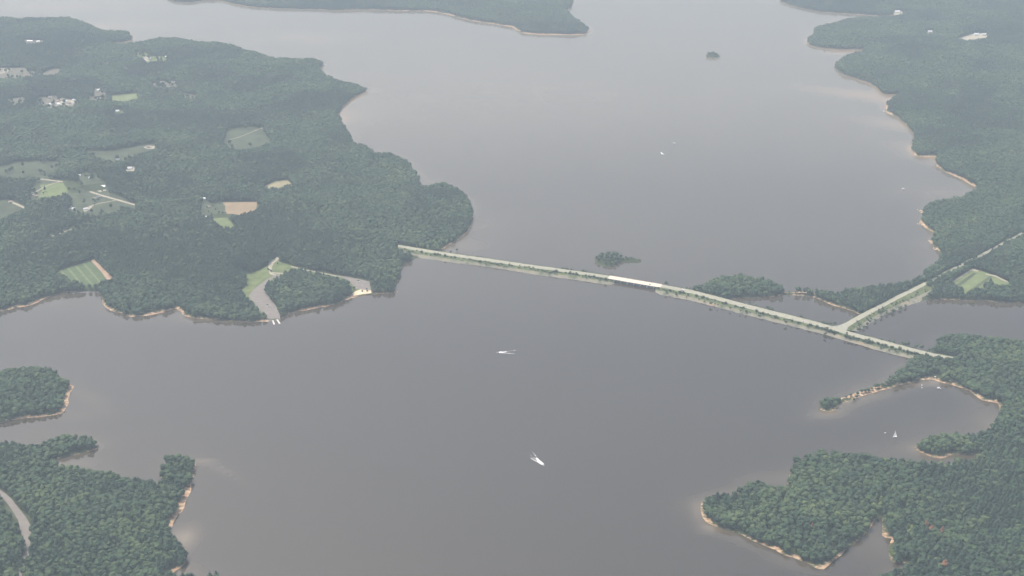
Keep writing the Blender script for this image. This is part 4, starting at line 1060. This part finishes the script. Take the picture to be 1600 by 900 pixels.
# shrubs and trees of the causeway, each where the photo shows it
CS = [(651, 392.5, 1.3), (659, 394.5, 1.7), (680, 398, 1.5), (684, 398, 1.6), (688, 399, 1.4), (705, 402, 1.2), (711, 403, 1.6), (724, 404.5, 1.0), (734, 406, 1.5), (739, 406.5, .9), (758, 408.5, 1.0), (783, 412.5, 1.3), (796, 414.5, 1.5),
 (812, 416, 1.1), (820, 418, 1.3), (827, 418, 1.4), (833, 419, 1.2), (869, 425, 2.3), (884, 427, 1.2), (891, 428, 2.2), (896, 429, 1.6), (901, 429.5, 2.1), (915, 431.5, 1.6), (921, 433, 1.7), (928, 433, 1.9), (934, 435, 1.6), (940, 436, 1.4), (946, 437.5, 2.2)]
CN = [(690, 391.5, 1.1), (704, 394, 1.5), (752, 401.5, 1.1), (879, 420, 1.6), (883, 420.5, 1.4), (887, 421, 1.5), (893.5, 421.5, 1.4), (911, 424.5, 2.1), (916, 425.5, 1.5), (935, 428, 1.0), (942, 429, 1.1), (955, 431, 2.0), (960, 432, 1.4)]
ES = [(1029, 451.5, 1.7), (1041, 456, 1.7), (1047, 455, 1.7), (1063, 457.5, 1.9), (1068, 458, 1.6), (1088, 463, 1.9), (1097, 466, 1.5), (1105, 467.5, 1.6), (1111, 475, 1.9), (1122, 477, 1.2), (1129, 474.5, 1.7), (1134, 475, 2.0), (1141, 482, 1.5),
 (1149, 479, 1.4), (1157, 486, 1.1), (1161, 482, 1.7), (1166, 487, 1.5), (1182, 487, 1.8), (1192, 490.5, 1.9), (1211, 496, 1.8), (1215, 497, 1.4), (1228, 504.5, 2.2), (1237, 502, 1.6), (1247, 505, 1.5), (1266, 509, 2.0), (1276, 511.5, 2.1),
 (1290, 516, 2.6), (1289, 523, 1.9), (1297, 518, 2.1), (1302, 520, 1.9), (1322, 526, 2.2)]
ES2 = [(1327, 528, 1.9), (1333, 529, 2.0), (1339, 530.5, 1.7), (1352, 533, 1.9), (1357, 535, 2.6), (1363, 536, 1.9), (1372, 538, 2.0), (1378, 540, 1.8), (1384, 541, 1.9), (1393, 544, 1.8), (1406, 546.5, 2.2), (1412, 549, 1.5), (1418, 551, 1.9), (1424, 552, 1.7), (1429, 553, 1.6), (1434, 554, 1.6), (1448, 556, 2.2), (1440, 557.5, 2.1)]
EN = [(1041, 444, 2.3), (1073, 450.5, 1.4), (1078, 451.5, 1.3), (1163, 474.5, 1.4), (1200, 482, 2.0), (1203, 483, 1.7), (1207, 484.5, 1.6), (1252, 496, 1.8), (1288, 505.5, 1.7), (1293, 506.5, 2.0), (1299, 507, 1.8), (1305, 506.5, 1.7)]
EN2 = [(1329, 518.5, 1.7), (1342, 516, 2.3), (1323, 521, 1.2), (1352, 525, 1.2), (1377, 530.5, 1.4), (1389, 533, 1.3), (1397, 535, 1.4), (1412, 538.5, 2.2), (1418, 539, 2.6), (1431, 542.5, 2.2), (1440, 544.5, 2.4), (1452, 547, 1.6), (1464, 550, 2.0)]
SS = [(1350, 512, 1.6), (1355, 507.5, 1.9), (1368, 501.5, 1.5), (1377, 496, 1.5), (1386, 491, 1.5), (1396, 487, 2.4), (1407, 483, 2.3), (1415, 479, 2.0), (1354, 499, 1.8)]
def shrubs(L, text, grp, z):
    for i, (px, py, s) in enumerate(L):
        x, y = ray(px, py, z); s2 = s * 1.18
        make_tree(rt.choice(K_SHRUB), (x, y, z - 0.5), rt.uniform(0, 6.28), (s2 * 1.05, s2 * 1.05, s2 * 0.95), text % od[i], 'shrub', grp, 'shrub')
shrubs(CS[::-1], "%s dark shrub left of the bridge on the causeway's lower verge", "shrubs on the lower verge left of the bridge", 6.4)
shrubs(CN[::-1], "%s shrub left of the bridge on the causeway's upper edge", "shrubs on the upper edge left of the bridge", 6.0)
shrubs(ES, "%s shrub right of the bridge on the causeway's lower verge before the junction", "shrubs on the lower verge between bridge and junction", 6.4)
shrubs(ES2, "%s shrub right of the junction on the causeway's lower verge", "shrubs on the lower verge right of the junction", 6.4)
shrubs(EN, "%s shrub right of the bridge on the causeway's upper edge before the junction", "shrubs on the upper edge between bridge and junction", 6.0)
shrubs(EN2, "%s shrub right of the junction on the causeway's upper edge", "shrubs on the upper edge right of the junction", 6.0)
shrubs(SS, "%s shrub from the junction along the side road's rocky bank", "shrubs on the side road's rocky bank", 2.6)
x, y = ray(714, 393, 1.0); make_tree(1, (x, y, 1.0), 1.0, (.75, .75, .62), "round grey green tree alone above the causeway's left end", 'tree', None, 'tree')
x, y = ray(695.5, 401, 6.0); make_tree(3, (x, y, 5.0), 2.0, (.72, .72, .60), "round grey green tree on the verge below the causeway's left end", 'tree', None, 'tree')
x, y = ray(1099, 465.5, 6.0); make_tree(2, (x, y, 5.0), 2.0, (.62, .62, .48), "largest green tree on the causeway verge right of the bridge", 'tree', None, 'tree')
x, y = ray(1181, 478, 1.0); make_tree(K_PALE, (x, y, 1.0), 2.0, (.90, .90, .62), "big pale round willow between causeway and wooded point", 'tree', None, 'tree')
x, y = ray(1171, 475, 1.0); make_tree(4, (x, y, 1.0), 2.0, (.65, .65, .5), "grey green tree left of the big pale willow by the causeway", 'tree', None, 'tree')
x, y = ray(1390, 589.5, 0); make_tree(K_SHRUB[0], (x, y, -0.3), 0, (.9, .9, 1.6), "small dark bush standing alone in the water off the spit's root", 'shrub', None, 'shrub')
for i, (px, py) in enumerate([(434, 413), (421, 423.5), (424, 425), (419, 422)]):
    x, y = ray(px, py, 2.0); make_tree(i, (x, y, 2.0), i, (.5, .5, .42), "%s small tree beside the bend of the boat ramp's entrance road" % od[i], 'tree', "small trees by the entrance road", 'tree')
x, y = ray(553, 452, 2.0); make_tree(5, (x, y, 1.8), 0, (.6, .6, .5), "small tree between the beach parking lot and its sand", 'tree', None, 'tree')
for i, (px, py) in enumerate([(566, 456), (574, 455.5)]):
    x, y = ray(px, py, 1.5); make_tree(K_SHRUB[i], (x, y, 1.3), 0, (1.5, 1.5, 1.5), ["left", "right"][i] + " of two dark shrubs on the orange beach sand", 'shrub', "shrubs on the beach", 'shrub')
for i, (px, py, s) in enumerate([(327, 316, .6), (333, 323, .5), (326, 332, .5), (337, 328, .45), (342, 333, .5), (348, 334, .5), (331, 336, .5), (344, 320, .4), (353, 334, .45), (324, 325, .5)]):
    lv_ = CLEAR['tan'][1]; x, y = ray(px, py, lv_); make_tree(i % 6, (x, y, lv_), i, (s, s, s * .9), "%s yard tree between the white farm buildings and the tan field" % od[i], 'tree', "yard trees by the tan field", 'tree')
for i, (px, py, s) in enumerate([(120, 286, .5), (129, 288, .6), (136, 288, .6), (141, 293, .55), (146, 314, .7), (150, 317, .75), (154, 314, .6), (148, 321, .6), (108, 296, .5), (116, 297, .6), (122, 298, .55), (160, 300, .5), (134, 277, .7), (137, 276, .6), (57, 303, .5), (68, 303, .5)]):
    lv_ = CLEAR['yard' if i in (12, 13) else 'farm'][1]; x, y = ray(px, py, lv_); make_tree(i % 6, (x, y, lv_), i, (s, s, s * .9), "%s yard tree from the left around the roadside farm houses" % od[sorted([120,129,136,141,146,150,154,148,108,116,122,160,134,137,57,68]).index(px)], 'tree', "yard trees around the roadside farm", 'tree')

# ------------------------------------------------------------------ houses
def house(k, px, py, L, W, H, rz, wall, roof, label, group=None, chim=False, name='house', cat='house', shed=False):
    lv_ = CLEAR[k][1] if k in CLEAR else None
    x, y = ray(px, py, lv_ if lv_ is not None else 3.0)
    z = (lv_ + 0.4) if lv_ is not None else ground_z(x, y)
    h = empty(name, (x, y, z), rz); tag(h, label, cat, group)
    rh = W * (0.22 if shed else 0.38)
    w = MB().box(-L / 2, L / 2, -W / 2, W / 2, -0.5, H)
    w.add([(-L / 2, -W / 2, H), (-L / 2, W / 2, H), (-L / 2, 0, H + rh)], [(0, 2, 1)]); w.add([(L / 2, -W / 2, H), (L / 2, W / 2, H), (L / 2, 0, H + rh)], [(0, 1, 2)])
    w.build("wall", M[wall], h)
    e = 0.5; rm = MB()
    for s in (-1, 1):
        a = (-L / 2 - e, s * (W / 2 + e), H - e * rh / (W / 2)); b_ = (L / 2 + e, s * (W / 2 + e), H - e * rh / (W / 2)); c = (L / 2 + e, 0, H + rh); d = (-L / 2 - e, 0, H + rh)
        up = 0.25
        q = [(p[0], p[1], p[2] + 0.03) for p in (a, b_, c, d)] + [(p[0], p[1], p[2] + up) for p in (a, b_, c, d)]
        rm.add(q, [(0, 1, 2, 3), (7, 6, 5, 4), (0, 4, 5, 1), (1, 5, 6, 2), (2, 6, 7, 3), (3, 7, 4, 0)])
    ro = rm.build("roof", M[roof], h)
    if chim: MB().box(L * 0.2, L * 0.2 + 0.9, -0.2, 0.7, H + rh * 0.6, H + rh + 1.0).build("chimney", M['brick'], ro)
    MB().box(-0.55, 0.55, -W / 2 - 0.06, -W / 2 - 0.005, -0.3, 2.0).build("door", M['brick'], h)
    for xx in (-L * 0.33, L * 0.28): MB().box(xx - 0.8, xx + 0.8, -W / 2 - 0.06, -W / 2 - 0.005, 0.9, 2.1).build("window", M['glass'], h)
    return h
HS = [
 ('farm', 159, 293, 24, 13, 4.5, 0.1, 'white', 'roof_white', "long bright white roofed barn above the diagonal farm road", False, 'barn'),
 ('farm', 149, 291, 11, 9, 3.5, 0.2, 'siding', 'roof_grey', "low grey shed left of the bright white barn", False, 'shed'),
 ('farm', 126, 292.5, 12, 9, 3.2, 0.3, 'siding', 'roof_pink', "pinkish house on the upper side of the diagonal farm road", True, 'house'),
 ('farm', 154, 309, 13, 9, 3.5, 0.5, 'siding', 'roof_grey', "grey house below the middle of the diagonal farm road", True, 'house'),
 ('farm', 148, 311, 9, 7, 3.0, 0.1, 'siding', 'roof_pink', "small pinkish shed beside the grey house below the farm road", False, 'shed'),
 ('farm', 134, 327.5, 14, 8, 3.2, 0.6, 'white', 'roof_white', "white farmhouse at the lower end of the curving drive", True, 'house'),
 ('farm', 115, 327, 10, 8, 3.0, 0.3, 'white', 'roof_white', "small white cottage left of the white farmhouse", True, 'house'),
 ('farm', 111, 327.5, 6, 5, 2.6, 0.0, 'siding', 'roof_grey', "tiny grey shed beside the small white cottage", False, 'shed'),
 ('farm', 57, 307, 12, 8, 3.2, 0.4, 'siding', 'roof_pink', "house below the lane at the left tip of the green pasture", True, 'house'),
 ('farm', 50, 302.5, 9, 7, 3.0, 0.1, 'siding', 'roof_grey', "small house at the lane's left end beside the pasture", False, 'house'),
 ('yard', 124, 275, 10, 8, 3.0, 0.1, 'white', 'roof_white', "left white cottage in the small yard above the farm road", True, 'house'),
 ('yard', 141, 279, 9, 7, 3.0, 0.2, 'white', 'roof_white', "right white cottage in the small yard above the farm road", True, 'house'),
 ('tan', 318, 312.5, 14, 11, 6.0, 0.2, 'white', 'roof_white', "bright white farm building left of the tan field", False, 'barn'),
 ('small_green', 323, 341, 15, 11, 5.0, 0.3, 'white', 'roof_white', "bright white farm building left of the small green field", False, 'barn'),
 ('tan', 326, 324, 9, 7, 3.0, 0.3, 'siding', 'roof_pink', "small pinkish house among the yard trees left of the tan field", False, 'house'),
 ('west_field', 17, 316.5, 11, 8, 3.2, 0.2, 'siding', 'roof_pink', "house on the upper edge of the field at the left margin", False, 'house'),
 ('upper_field', 184, 250.5, 11, 8, 3.5, 0.3, 'white', 'roof_white', "white house just below the dull field at upper left", True, 'house'),
 ('upper_field', 232, 230.5, 13, 9, 3.5, 0.1, 'siding', 'roof_pink', "sand coloured house on the bare patch right of the dull field", False, 'house'),
 ('house_plot_b', 203, 264, 15, 10, 3.5, 0.1, 'white', 'roof_white', "white house on its own in the wood below the dull field", True, 'house'),
 ('house_plot', 184, 175, 13, 10, 4.5, 0.1, 'white', 'roof_white', "lone bright white house below the yellow meadow", True, 'house'),
 ('pale_yard', 155, 142, 16, 11, 4.5, 0.2, 'white', 'roof_white', "bright white house in the yard above the grey lot", True, 'house'),
 ('pale_yard', 167, 141, 9, 7, 3.0, 0.1, 'white', 'roof_grey', "small outbuilding right of the bright house above the grey lot", False, 'shed'),
 ('grey_lot', 155, 155, 22, 9, 4.0, 0.1, 'siding', 'roof_white', "long low white building on the grey lot left of the meadow", False, 'barn'),
 ('village', 64, 157, 14, 10, 4.0, 0.0, 'siding', 'roof_grey', "leftmost grey building of the pale village", False, 'house'),
 ('village', 77, 164.5, 15, 10, 4.0, 0.2, 'white', 'roof_white', "lower left white building of the pale village", False, 'house'),
 ('village', 84, 162.5, 15, 10, 4.0, 0.0, 'white', 'roof_pink', "pink roofed building right of the village's lower left white one", False, 'house'),
 ('village', 90, 159, 14, 10, 4.0, 0.3, 'white', 'roof_pink', "pink roofed building in the middle of the pale village", False, 'house'),
 ('village', 97, 157, 15, 10, 4.5, 0.1, 'white', 'roof_pink', "pink roofed building at the upper middle of the pale village", False, 'house'),
 ('village', 103, 159.5, 14, 10, 4.5, 0.1, 'white', 'roof_white', "white roofed building right of the middle of the pale village", False, 'house'),
 ('village', 108, 162.5, 15, 10, 4.5, 0.0, 'white', 'roof_pink', "pink roofed building at the lower right of the pale village", False, 'house'),
 ('village', 116, 157.5, 14, 10, 4.0, 0.3, 'white', 'roof_white', "rightmost white roofed building of the pale village", False, 'house'),
 ('village', 78, 153.5, 13, 9, 4.0, 0.2, 'siding', 'roof_grey', "uppermost grey building of the pale village", False, 'house'),
 ('village', 92, 164, 13, 9, 4.0, 0.2, 'white', 'roof_white', "white roofed building on the lower edge of the pale village", False, 'house'),
 ('dun_field', 3, 109.5, 15, 10, 4.0, 0.0, 'white', 'roof_pink', "pinkish building on the dun field at the far left margin", False, 'house'),
 ('north_gap', 47, 65.5, 26, 12, 5.0, 0.0, 'white', 'roof_white', "long pale building in the gap of the far upper left wood", False, 'barn'),
 ('north_gap', 60, 66, 14, 10, 4.0, 0.0, 'white', 'roof_white', "smaller pale building right of the long one in the far gap", False, 'house'),
 ('ridge_yard', 233, 92.5, 15, 11, 4.5, 0.1, 'white', 'roof_white', "bright white house on the ridge lawn at upper left", False, 'house'),
 ('ridge_yard', 219, 85, 14, 10, 4.0, 0.1, 'siding', 'roof_grey', "grey house at the upper left end of the ridge lawn", False, 'house'),
 ('ridge_yard', 248, 91, 12, 9, 4.0, 0.0, 'siding', 'roof_grey', "grey house in the middle of the ridge lawn", False, 'house'),
 ('ridge_yard', 260, 90, 12, 9, 4.0, 0.0, 'siding', 'roof_white', "pale house at the right end of the ridge lawn", False, 'house'),
 ('ridge_field', 254, 130, 15, 10, 4.5, 0.0, 'siding', 'roof_grey', "left grey building on the bare ridge field", False, 'house'),
 ('ridge_field', 271, 130, 15, 10, 4.5, 0.0, 'siding', 'roof_grey', "right grey building on the bare ridge field", False, 'house'),
 ('north_east_patch', 1537, 55, 20, 13, 5.0, 0.2, 'white', 'roof_white', "right pale building of the gap in the far upper right wood", False, 'house'),
 ('north_east_patch', 1525, 55, 20, 13, 5.0, 0.0, 'white', 'roof_white', "middle pale building of the gap in the far upper right wood", False, 'house'),
 ('pale_gap', 1402, 19.3, 24, 14, 5.0, 0.0, 'white', 'roof_white', "white building by the far inlet at the upper right", False, 'house'),
 ('dead_gap', 1453, 50.8, 18, 12, 5.0, 0.0, 'siding', 'roof_white', "pale house alone in the wood left of the far right gap", False, 'house'),
]
for k, px, py, L, W, H, rz, wl, rf, lab, ch, nm in HS: house(k, px, py, L, W, H, rz, wl, rf, lab, "farm houses and village buildings in the woods", ch, nm, nm, nm == 'barn')

# ------------------------------------------------------------------ vehicles
def car(px, py, z, rz, paint, label, s=1.0, name='car', trailer=False, grp=None):
    x, y = ray(px, py, z); c = empty(name, (x, y, z), rz); c.scale = (s, s, s); tag(c, label, name, grp)
    prof = [(-2.2, .45), (-2.15, .95), (-1.5, 1.02), (1.0, 1.0), (2.1, .85), (2.25, .45)]
    b_ = MB(); b_.loft([[(p[0], yy, p[1]) for p in prof] + [(2.2, yy, .28), (-2.2, yy, .28)] for yy in (-.88, .88)]); b_.build("body", M[paint], c)
    cb = MB(); cb.loft([[(-1.75, yy * .92, 1.0), (-1.35, yy * .8, 1.5), (.25, yy * .8, 1.5), (.95, yy * .92, 1.0)] for yy in (-.85, .85)]); cb.build("window", M['glass'], c)
    MB().box(-1.3, .2, -.66, .66, 1.501, 1.54).build("roof", M[paint], c)
    for xx in (-1.35, 1.4):
        for yy in (-.8, .8): MB().tube((xx, yy - .12, .33), (xx, yy + .12, .33), .33, .33, 10).build("wheel", M['tyre'], c)
    return c
def truck(px, py, z, rz, label):
    x, y = ray(px, py, z); c = empty("box_truck", (x, y, z), rz); tag(c, label, "truck")
    MB().box(-4.2, 1.9, -1.25, 1.25, 1.0, 3.8).build("cargo_box", M['white'], c)
    MB().box(2.05, 4.1, -1.1, 1.1, .6, 2.6, .12).build("cab", M['white'], c)
    MB().box(3.5, 4.14, -.9, .9, 1.6, 2.3).build("windscreen", M['glass'], c)
    MB().box(-4.0, 3.9, -.5, .5, .6, .95).build("chassis", M['tyre'], c)
    for xx in (-3, -1.9, 3.1):
        for yy in (-1.05, 1.05): MB().tube((xx, yy - .15, .5), (xx, yy + .15, .5), .5, .5, 10).build("wheel", M['tyre'], c)
RA = math.atan2(ce_n[4][1] - ce_n[3][1], ce_n[4][0] - ce_n[3][0])
truck(1067.5, 454.2, ZR + .08, RA, "white box truck on the causeway a little right of the bridge")
car(1256, 502.5, ZR + .08, RA, 'car_white', "white van like car on the causeway left of the road junction", 1.35)
car(1015.5, 444.5, ZR + .13, RA, 'car_dark', "dark car near the right end of the pale bridge deck", 1.2)
car(1239, 498, ZR + .08, RA, 'car_silver', "silver car on the causeway behind the white one left of the junction", 1.0)
LZ = CLEAR['lawn_west'][1] + 0.42
car(400.5, 471.5, LZ, 0.5, 'car_white', "white car on the left edge of the boat ramp lot", 1.25, grp="cars in the boat ramp lot")
car(419, 479, LZ, 0.0, 'car_white', "white car parked across the lower boat ramp lot", 1.3, grp="cars in the boat ramp lot")
car(418, 476.5, LZ, 0.0, 'car_dark', "dark car just above the white one in the lower ramp lot", 1.2, grp="cars in the boat ramp lot")
car(424, 481, LZ, 0.0, 'car_silver', "silver car right of the white one in the lower ramp lot", 1.1, grp="cars in the boat ramp lot")
car(560.5, 441, LZ, 0.7, 'car_white', "white car in the upper part of the beach parking lot", 1.3, grp="cars in the beach lot")
car(560, 438.6, LZ, 0.1, 'car_dark', "dark car at the back edge of the beach parking lot", 1.2, grp="cars in the beach lot")
car(571, 442.3, LZ, 0.1, 'car_silver', "silver car at the right of the beach parking lot", 1.2, grp="cars in the beach lot")
car(566.5, 446, LZ, 0.4, 'car_white', "white car in the middle of the beach parking lot", 1.0, grp="cars in the beach lot")
car(573, 451, LZ, 0.2, 'car_dark', "dark car beside the sand of the beach parking lot", 1.2, grp="cars in the beach lot")

# ------------------------------------------------------------------ boats
def hull_mesh(L, W, H):
    st = [(-.5, .86, .95), (-.2, 1.0, .95), (.15, .95, 1.0), (.36, .62, 1.1), (.5, .06, 1.25)]
    rings = []
    for t, w, h in st:
        x = t * L; y = W / 2 * w; z = H * h
        rings.append([(x, -y, z), (x, -y * .82, .05), (x * .97, 0, -.3), (x, y * .82, .05), (x, y, z)])
    return MB().loft(rings)
def motorboat(px, py, head, L, label, cat='motorboat', canopy=False):
    x, y = ray(px, py, 0.0); r = empty("motorboat", (x, y, 0.0), head); tag(r, label, cat)
    if canopy: r.scale = (1.2,) * 3
    W = L * .34; hull_mesh(L, W, .95).build("hull", M['white'], r)
    MB().box(-L * .42, L * .12, -W * .34, W * .34, .97, 1.02).build("cockpit_floor", M['siding'], r)
    MB().loft([[(L * .02, s * W * .38, .9), (L * .14, s * W * .36, .95), (L * .04, s * W * .3, 1.6), (L * .0, s * W * .3, 1.6)] for s in (-1, 1)]).build("windscreen", M['glass'], r)
    for s in (-.2, .2): MB().box(-L * .15, -L * .07, W * s - .28, W * s + .28, 1.02, 1.5, .05).build("seat", M['white'], r)
    MB().box(-L * .5 - .55, -L * .5 + .05, -.28, .28, .1, 1.35, .08).build("outboard_motor", M['black'], r)
    if canopy:
        MB().box(-L * .3, L * .15, -W * .45, W * .45, 2.4, 2.5).build("canopy", M['white'], r)
        for sx_ in (-L * .28, L * .13):
            for s in (-1, 1): MB().tube((sx_, s * W * .42, .9), (sx_, s * W * .42, 2.4), .04, .04, 5).build("pole", M['siding'], r)
    return r
def wake(head_px, arms, label, churn=14.0):
    """foam thrown up by a boat: ragged low ridges spreading behind it"""
    rr = random.Random(5); m_ = MB(); hx, hy = ray(*head_px, 0.0)
    for (ex, ey, w0, w1, brk) in arms:
        tx, ty = ray(ex, ey, 0.0); L = math.hypot(tx - hx, ty - hy); dx, dy = (tx - hx) / L, (ty - hy) / L; nx_, ny_ = -dy, dx
        s = 0.0
        while s < L:
            t = s / L; seg = rr.uniform(1.2, 3.2)
            if rr.random() > brk * t:
                w = lerp(w0, w1, t) * rr.uniform(.5, 1.2); o_ = rr.uniform(-.4, .4) * w
                a0, a1 = s, min(L, s + seg * 1.1); h = rr.uniform(.15, .4) * (1 - .5 * t)
                P_ = lambda q, v, z: (hx + dx * q + nx_ * v, hy + dy * q + ny_ * v, z)
                m_.add([P_(a0, o_ - w / 2, .02), P_(a1, o_ - w / 2, .02), P_(a1, o_ + w / 2, .02), P_(a0, o_ + w / 2, .02), P_((a0 + a1) / 2, o_, h)], [(0, 1, 4), (1, 2, 4), (2, 3, 4), (3, 0, 4)])
            s += seg * 0.8
    o = m_.build("wake_foam", M['foam']); tag(o, label, "boat wake", None, "stuff")
def heading(a, b):
    p = ray(*a); q = ray(*b); return math.atan2(q[1] - p[1], q[0] - p[0])
motorboat(848.5, 726.5, heading((836, 716), (850, 727)), 7.5, "white motorboat racing toward lower right with a bright wake, nearest the bottom")
wake((847.5, 725.5), [(832, 706, 2.4, 1.0, .7), (822, 712, 2.2, .7, .8), (838, 715.5, 6.5, 2.0, .3), (841, 718, 4.5, 3.0, .1), (826, 709, 1.4, .6, .8)], "white foam streaks trailing up left from the lower motorboat")
motorboat(778, 550.8, heading((800, 549), (776, 551)), 7.0, "white motorboat heading left with a forked wake in mid lake")
wake((780, 550.6), [(808, 547.0, 2.2, 1.2, .6), (804, 553.0, 2.0, .8, .7), (790, 550.2, 5.5, 2.0, .3), (786, 550.5, 5.0, 4.0, .1)], "white forked foam trailing right from the mid lake motorboat")
motorboat(1035.5, 241.5, 2.3, 11, "white boat left and lower of the two far up the lake", canopy=True)
wake((1034.5, 240.5), [(1033, 237.5, 4.5, 2, .3)], "short white foam behind the left far boat")
motorboat(1053.5, 224, 2.5, 10, "white boat right and upper of the two far up the lake", canopy=True)
motorboat(1411, 295.5, 0.2, 10, "white boat lying off the far right shore", canopy=True)
motorboat(1440.5, 602, 1.0, 6, "upper small white boat moored off the spit's beach")
motorboat(1440.5, 606, 1.3, 5.5, "lower small white boat moored off the spit's beach")
motorboat(1467, 607, -0.3, 8, "white boat moored right of the pair off the spit's beach", canopy=True)
motorboat(1383, 676.5, 0.4, 5.5, "small white boat just left of the sailboat")
motorboat(1443, 593.2, 1.8, 6, "white boat drawn up on the sand at the spit's root", canopy=False)
motorboat(1460.5, 590.0, 2.2, 7, "white boat pulled ashore at the bare camp ground by the spit", canopy=True)

def sailboat(px, py, label):
    x, y = ray(px, py, 0.0); r = empty("sailboat", (x, y, 0), R(200)); r.scale = (1.35,) * 3; tag(r, label, "sailboat")
    hull_mesh(7.6, 2.3, .8).build("hull", M['white'], r)
    MB().box(-1.0, 1.6, -.7, .7, .85, 1.35, .15).build("cabin", M['white'], r)
    MB().tube((.6, 0, .7), (.6, 0, 12.4), .09, .06, 8).build("mast", M['siding'], r)
    bo = MB().tube((.6, 0, 1.7), (-3.4, .6, 1.7), .07, .06, 6).build("boom", M['siding'], r)
    def sail(pts, belly, nm):
        vs = []; n_ = 7
        for i in range(n_ + 1):
            t = i / n_
            a = [lerp(pts[0][k], pts[2][k], t) for k in range(3)]; b_ = [lerp(pts[1][k], pts[2][k], t) for k in range(3)]
            for j in range(5):
                u = j / 4; bl = belly * math.sin(math.pi * u) * (1 - t) ** .5
                vs.append((lerp(a[0], b_[0], u), lerp(a[1], b_[1], u) + bl, lerp(a[2], b_[2], u)))
        fs = []
        for i in range(n_):
            for j in range(4):
                a = i * 5 + j; fs.append((a, a + 1, a + 6, a + 5))
        link(nm, mesh_np(nm, vs, fs, [M['sail']], True), r)
    sail([(.55, 0, 1.9), (-3.3, .6, 1.9), (.55, 0, 12.1)], .55, "mainsail")
    sail([(3.7, 0, 1.1), (.9, .5, 1.3), (.75, 0, 10.2)], .45, "jib")
sailboat(1398, 683, "small white sailboat with two raised sails in the lower right bay")

# white boulders and driftwood bits on the far right shore: pale rock ledges
def ledge(px, py, n_, sx_, sy_, label):
    rr = random.Random(px); x0, y0 = ray(px, py, .4)
    r = empty("rock_ledge", (x0, y0, 0.2)); tag(r, label, "rocks", "pale rock ledges along the right shores")
    for i in range(n_):
        bm = bmesh.new(); bmesh.ops.create_icosphere(bm, subdivisions=1, radius=1)
        s = rr.uniform(1.2, 2.8)
        for v in bm.verts: v.co = Vector((v.co.x * s * rr.uniform(.9, 1.5), v.co.y * s * rr.uniform(.7, 1.2), v.co.z * s * rr.uniform(.35, .6)))
        me = bpy.data.meshes.new("rock"); bm.to_mesh(me); bm.free(); me.materials.append(M['sand'])
        link("rock", me, r, (rr.uniform(-sx_, sx_), rr.uniform(-sy_, sy_), rr.uniform(-.2, .7)))
ledge(1438.5, 329, 9, 8, 8, "pale rock ledge at the upper tip of the far right shore's bulge")
ledge(1443, 350, 16, 17, 10, "long pale rock ledge midway down the far right shore's bulge")
ledge(1454.5, 376.5, 7, 7, 6, "small pale rock ledge below the long one on the far right shore")
ledge(1463, 389.5, 12, 9, 9, "bright pale rock ledge nearest the causeway on the far right shore")
ledge(1384.5, 174.5, 9, 10, 9, "pale rock ledge on the shore point far up the right side")

ledge(1287, 640.5, 9, 6, 3, "pale rocks below the tree clump at the tip of the narrow spit")

# ------------------------------------------------------------------ haze
hz = MB().box(-20000, 20000, -13000, 27000, -9.0, 1500.0)
m = bpy.data.materials.new("haze_air"); m.use_nodes = True; nt = m.node_tree; nt.nodes.clear()
pv = nt.nodes.new("ShaderNodeVolumePrincipled"); pv.inputs["Density"].default_value = HAZE_DENSITY; pv.inputs["Color"].default_value = (*HAZE_COLOR, 1)
pv.inputs["Anisotropy"].default_value = 0.05
mo = nt.nodes.new("ShaderNodeOutputMaterial"); nt.links.new(pv.outputs[0], mo.inputs["Volume"])
o = hz.build("haze", m); tag(o, kind="stuff")
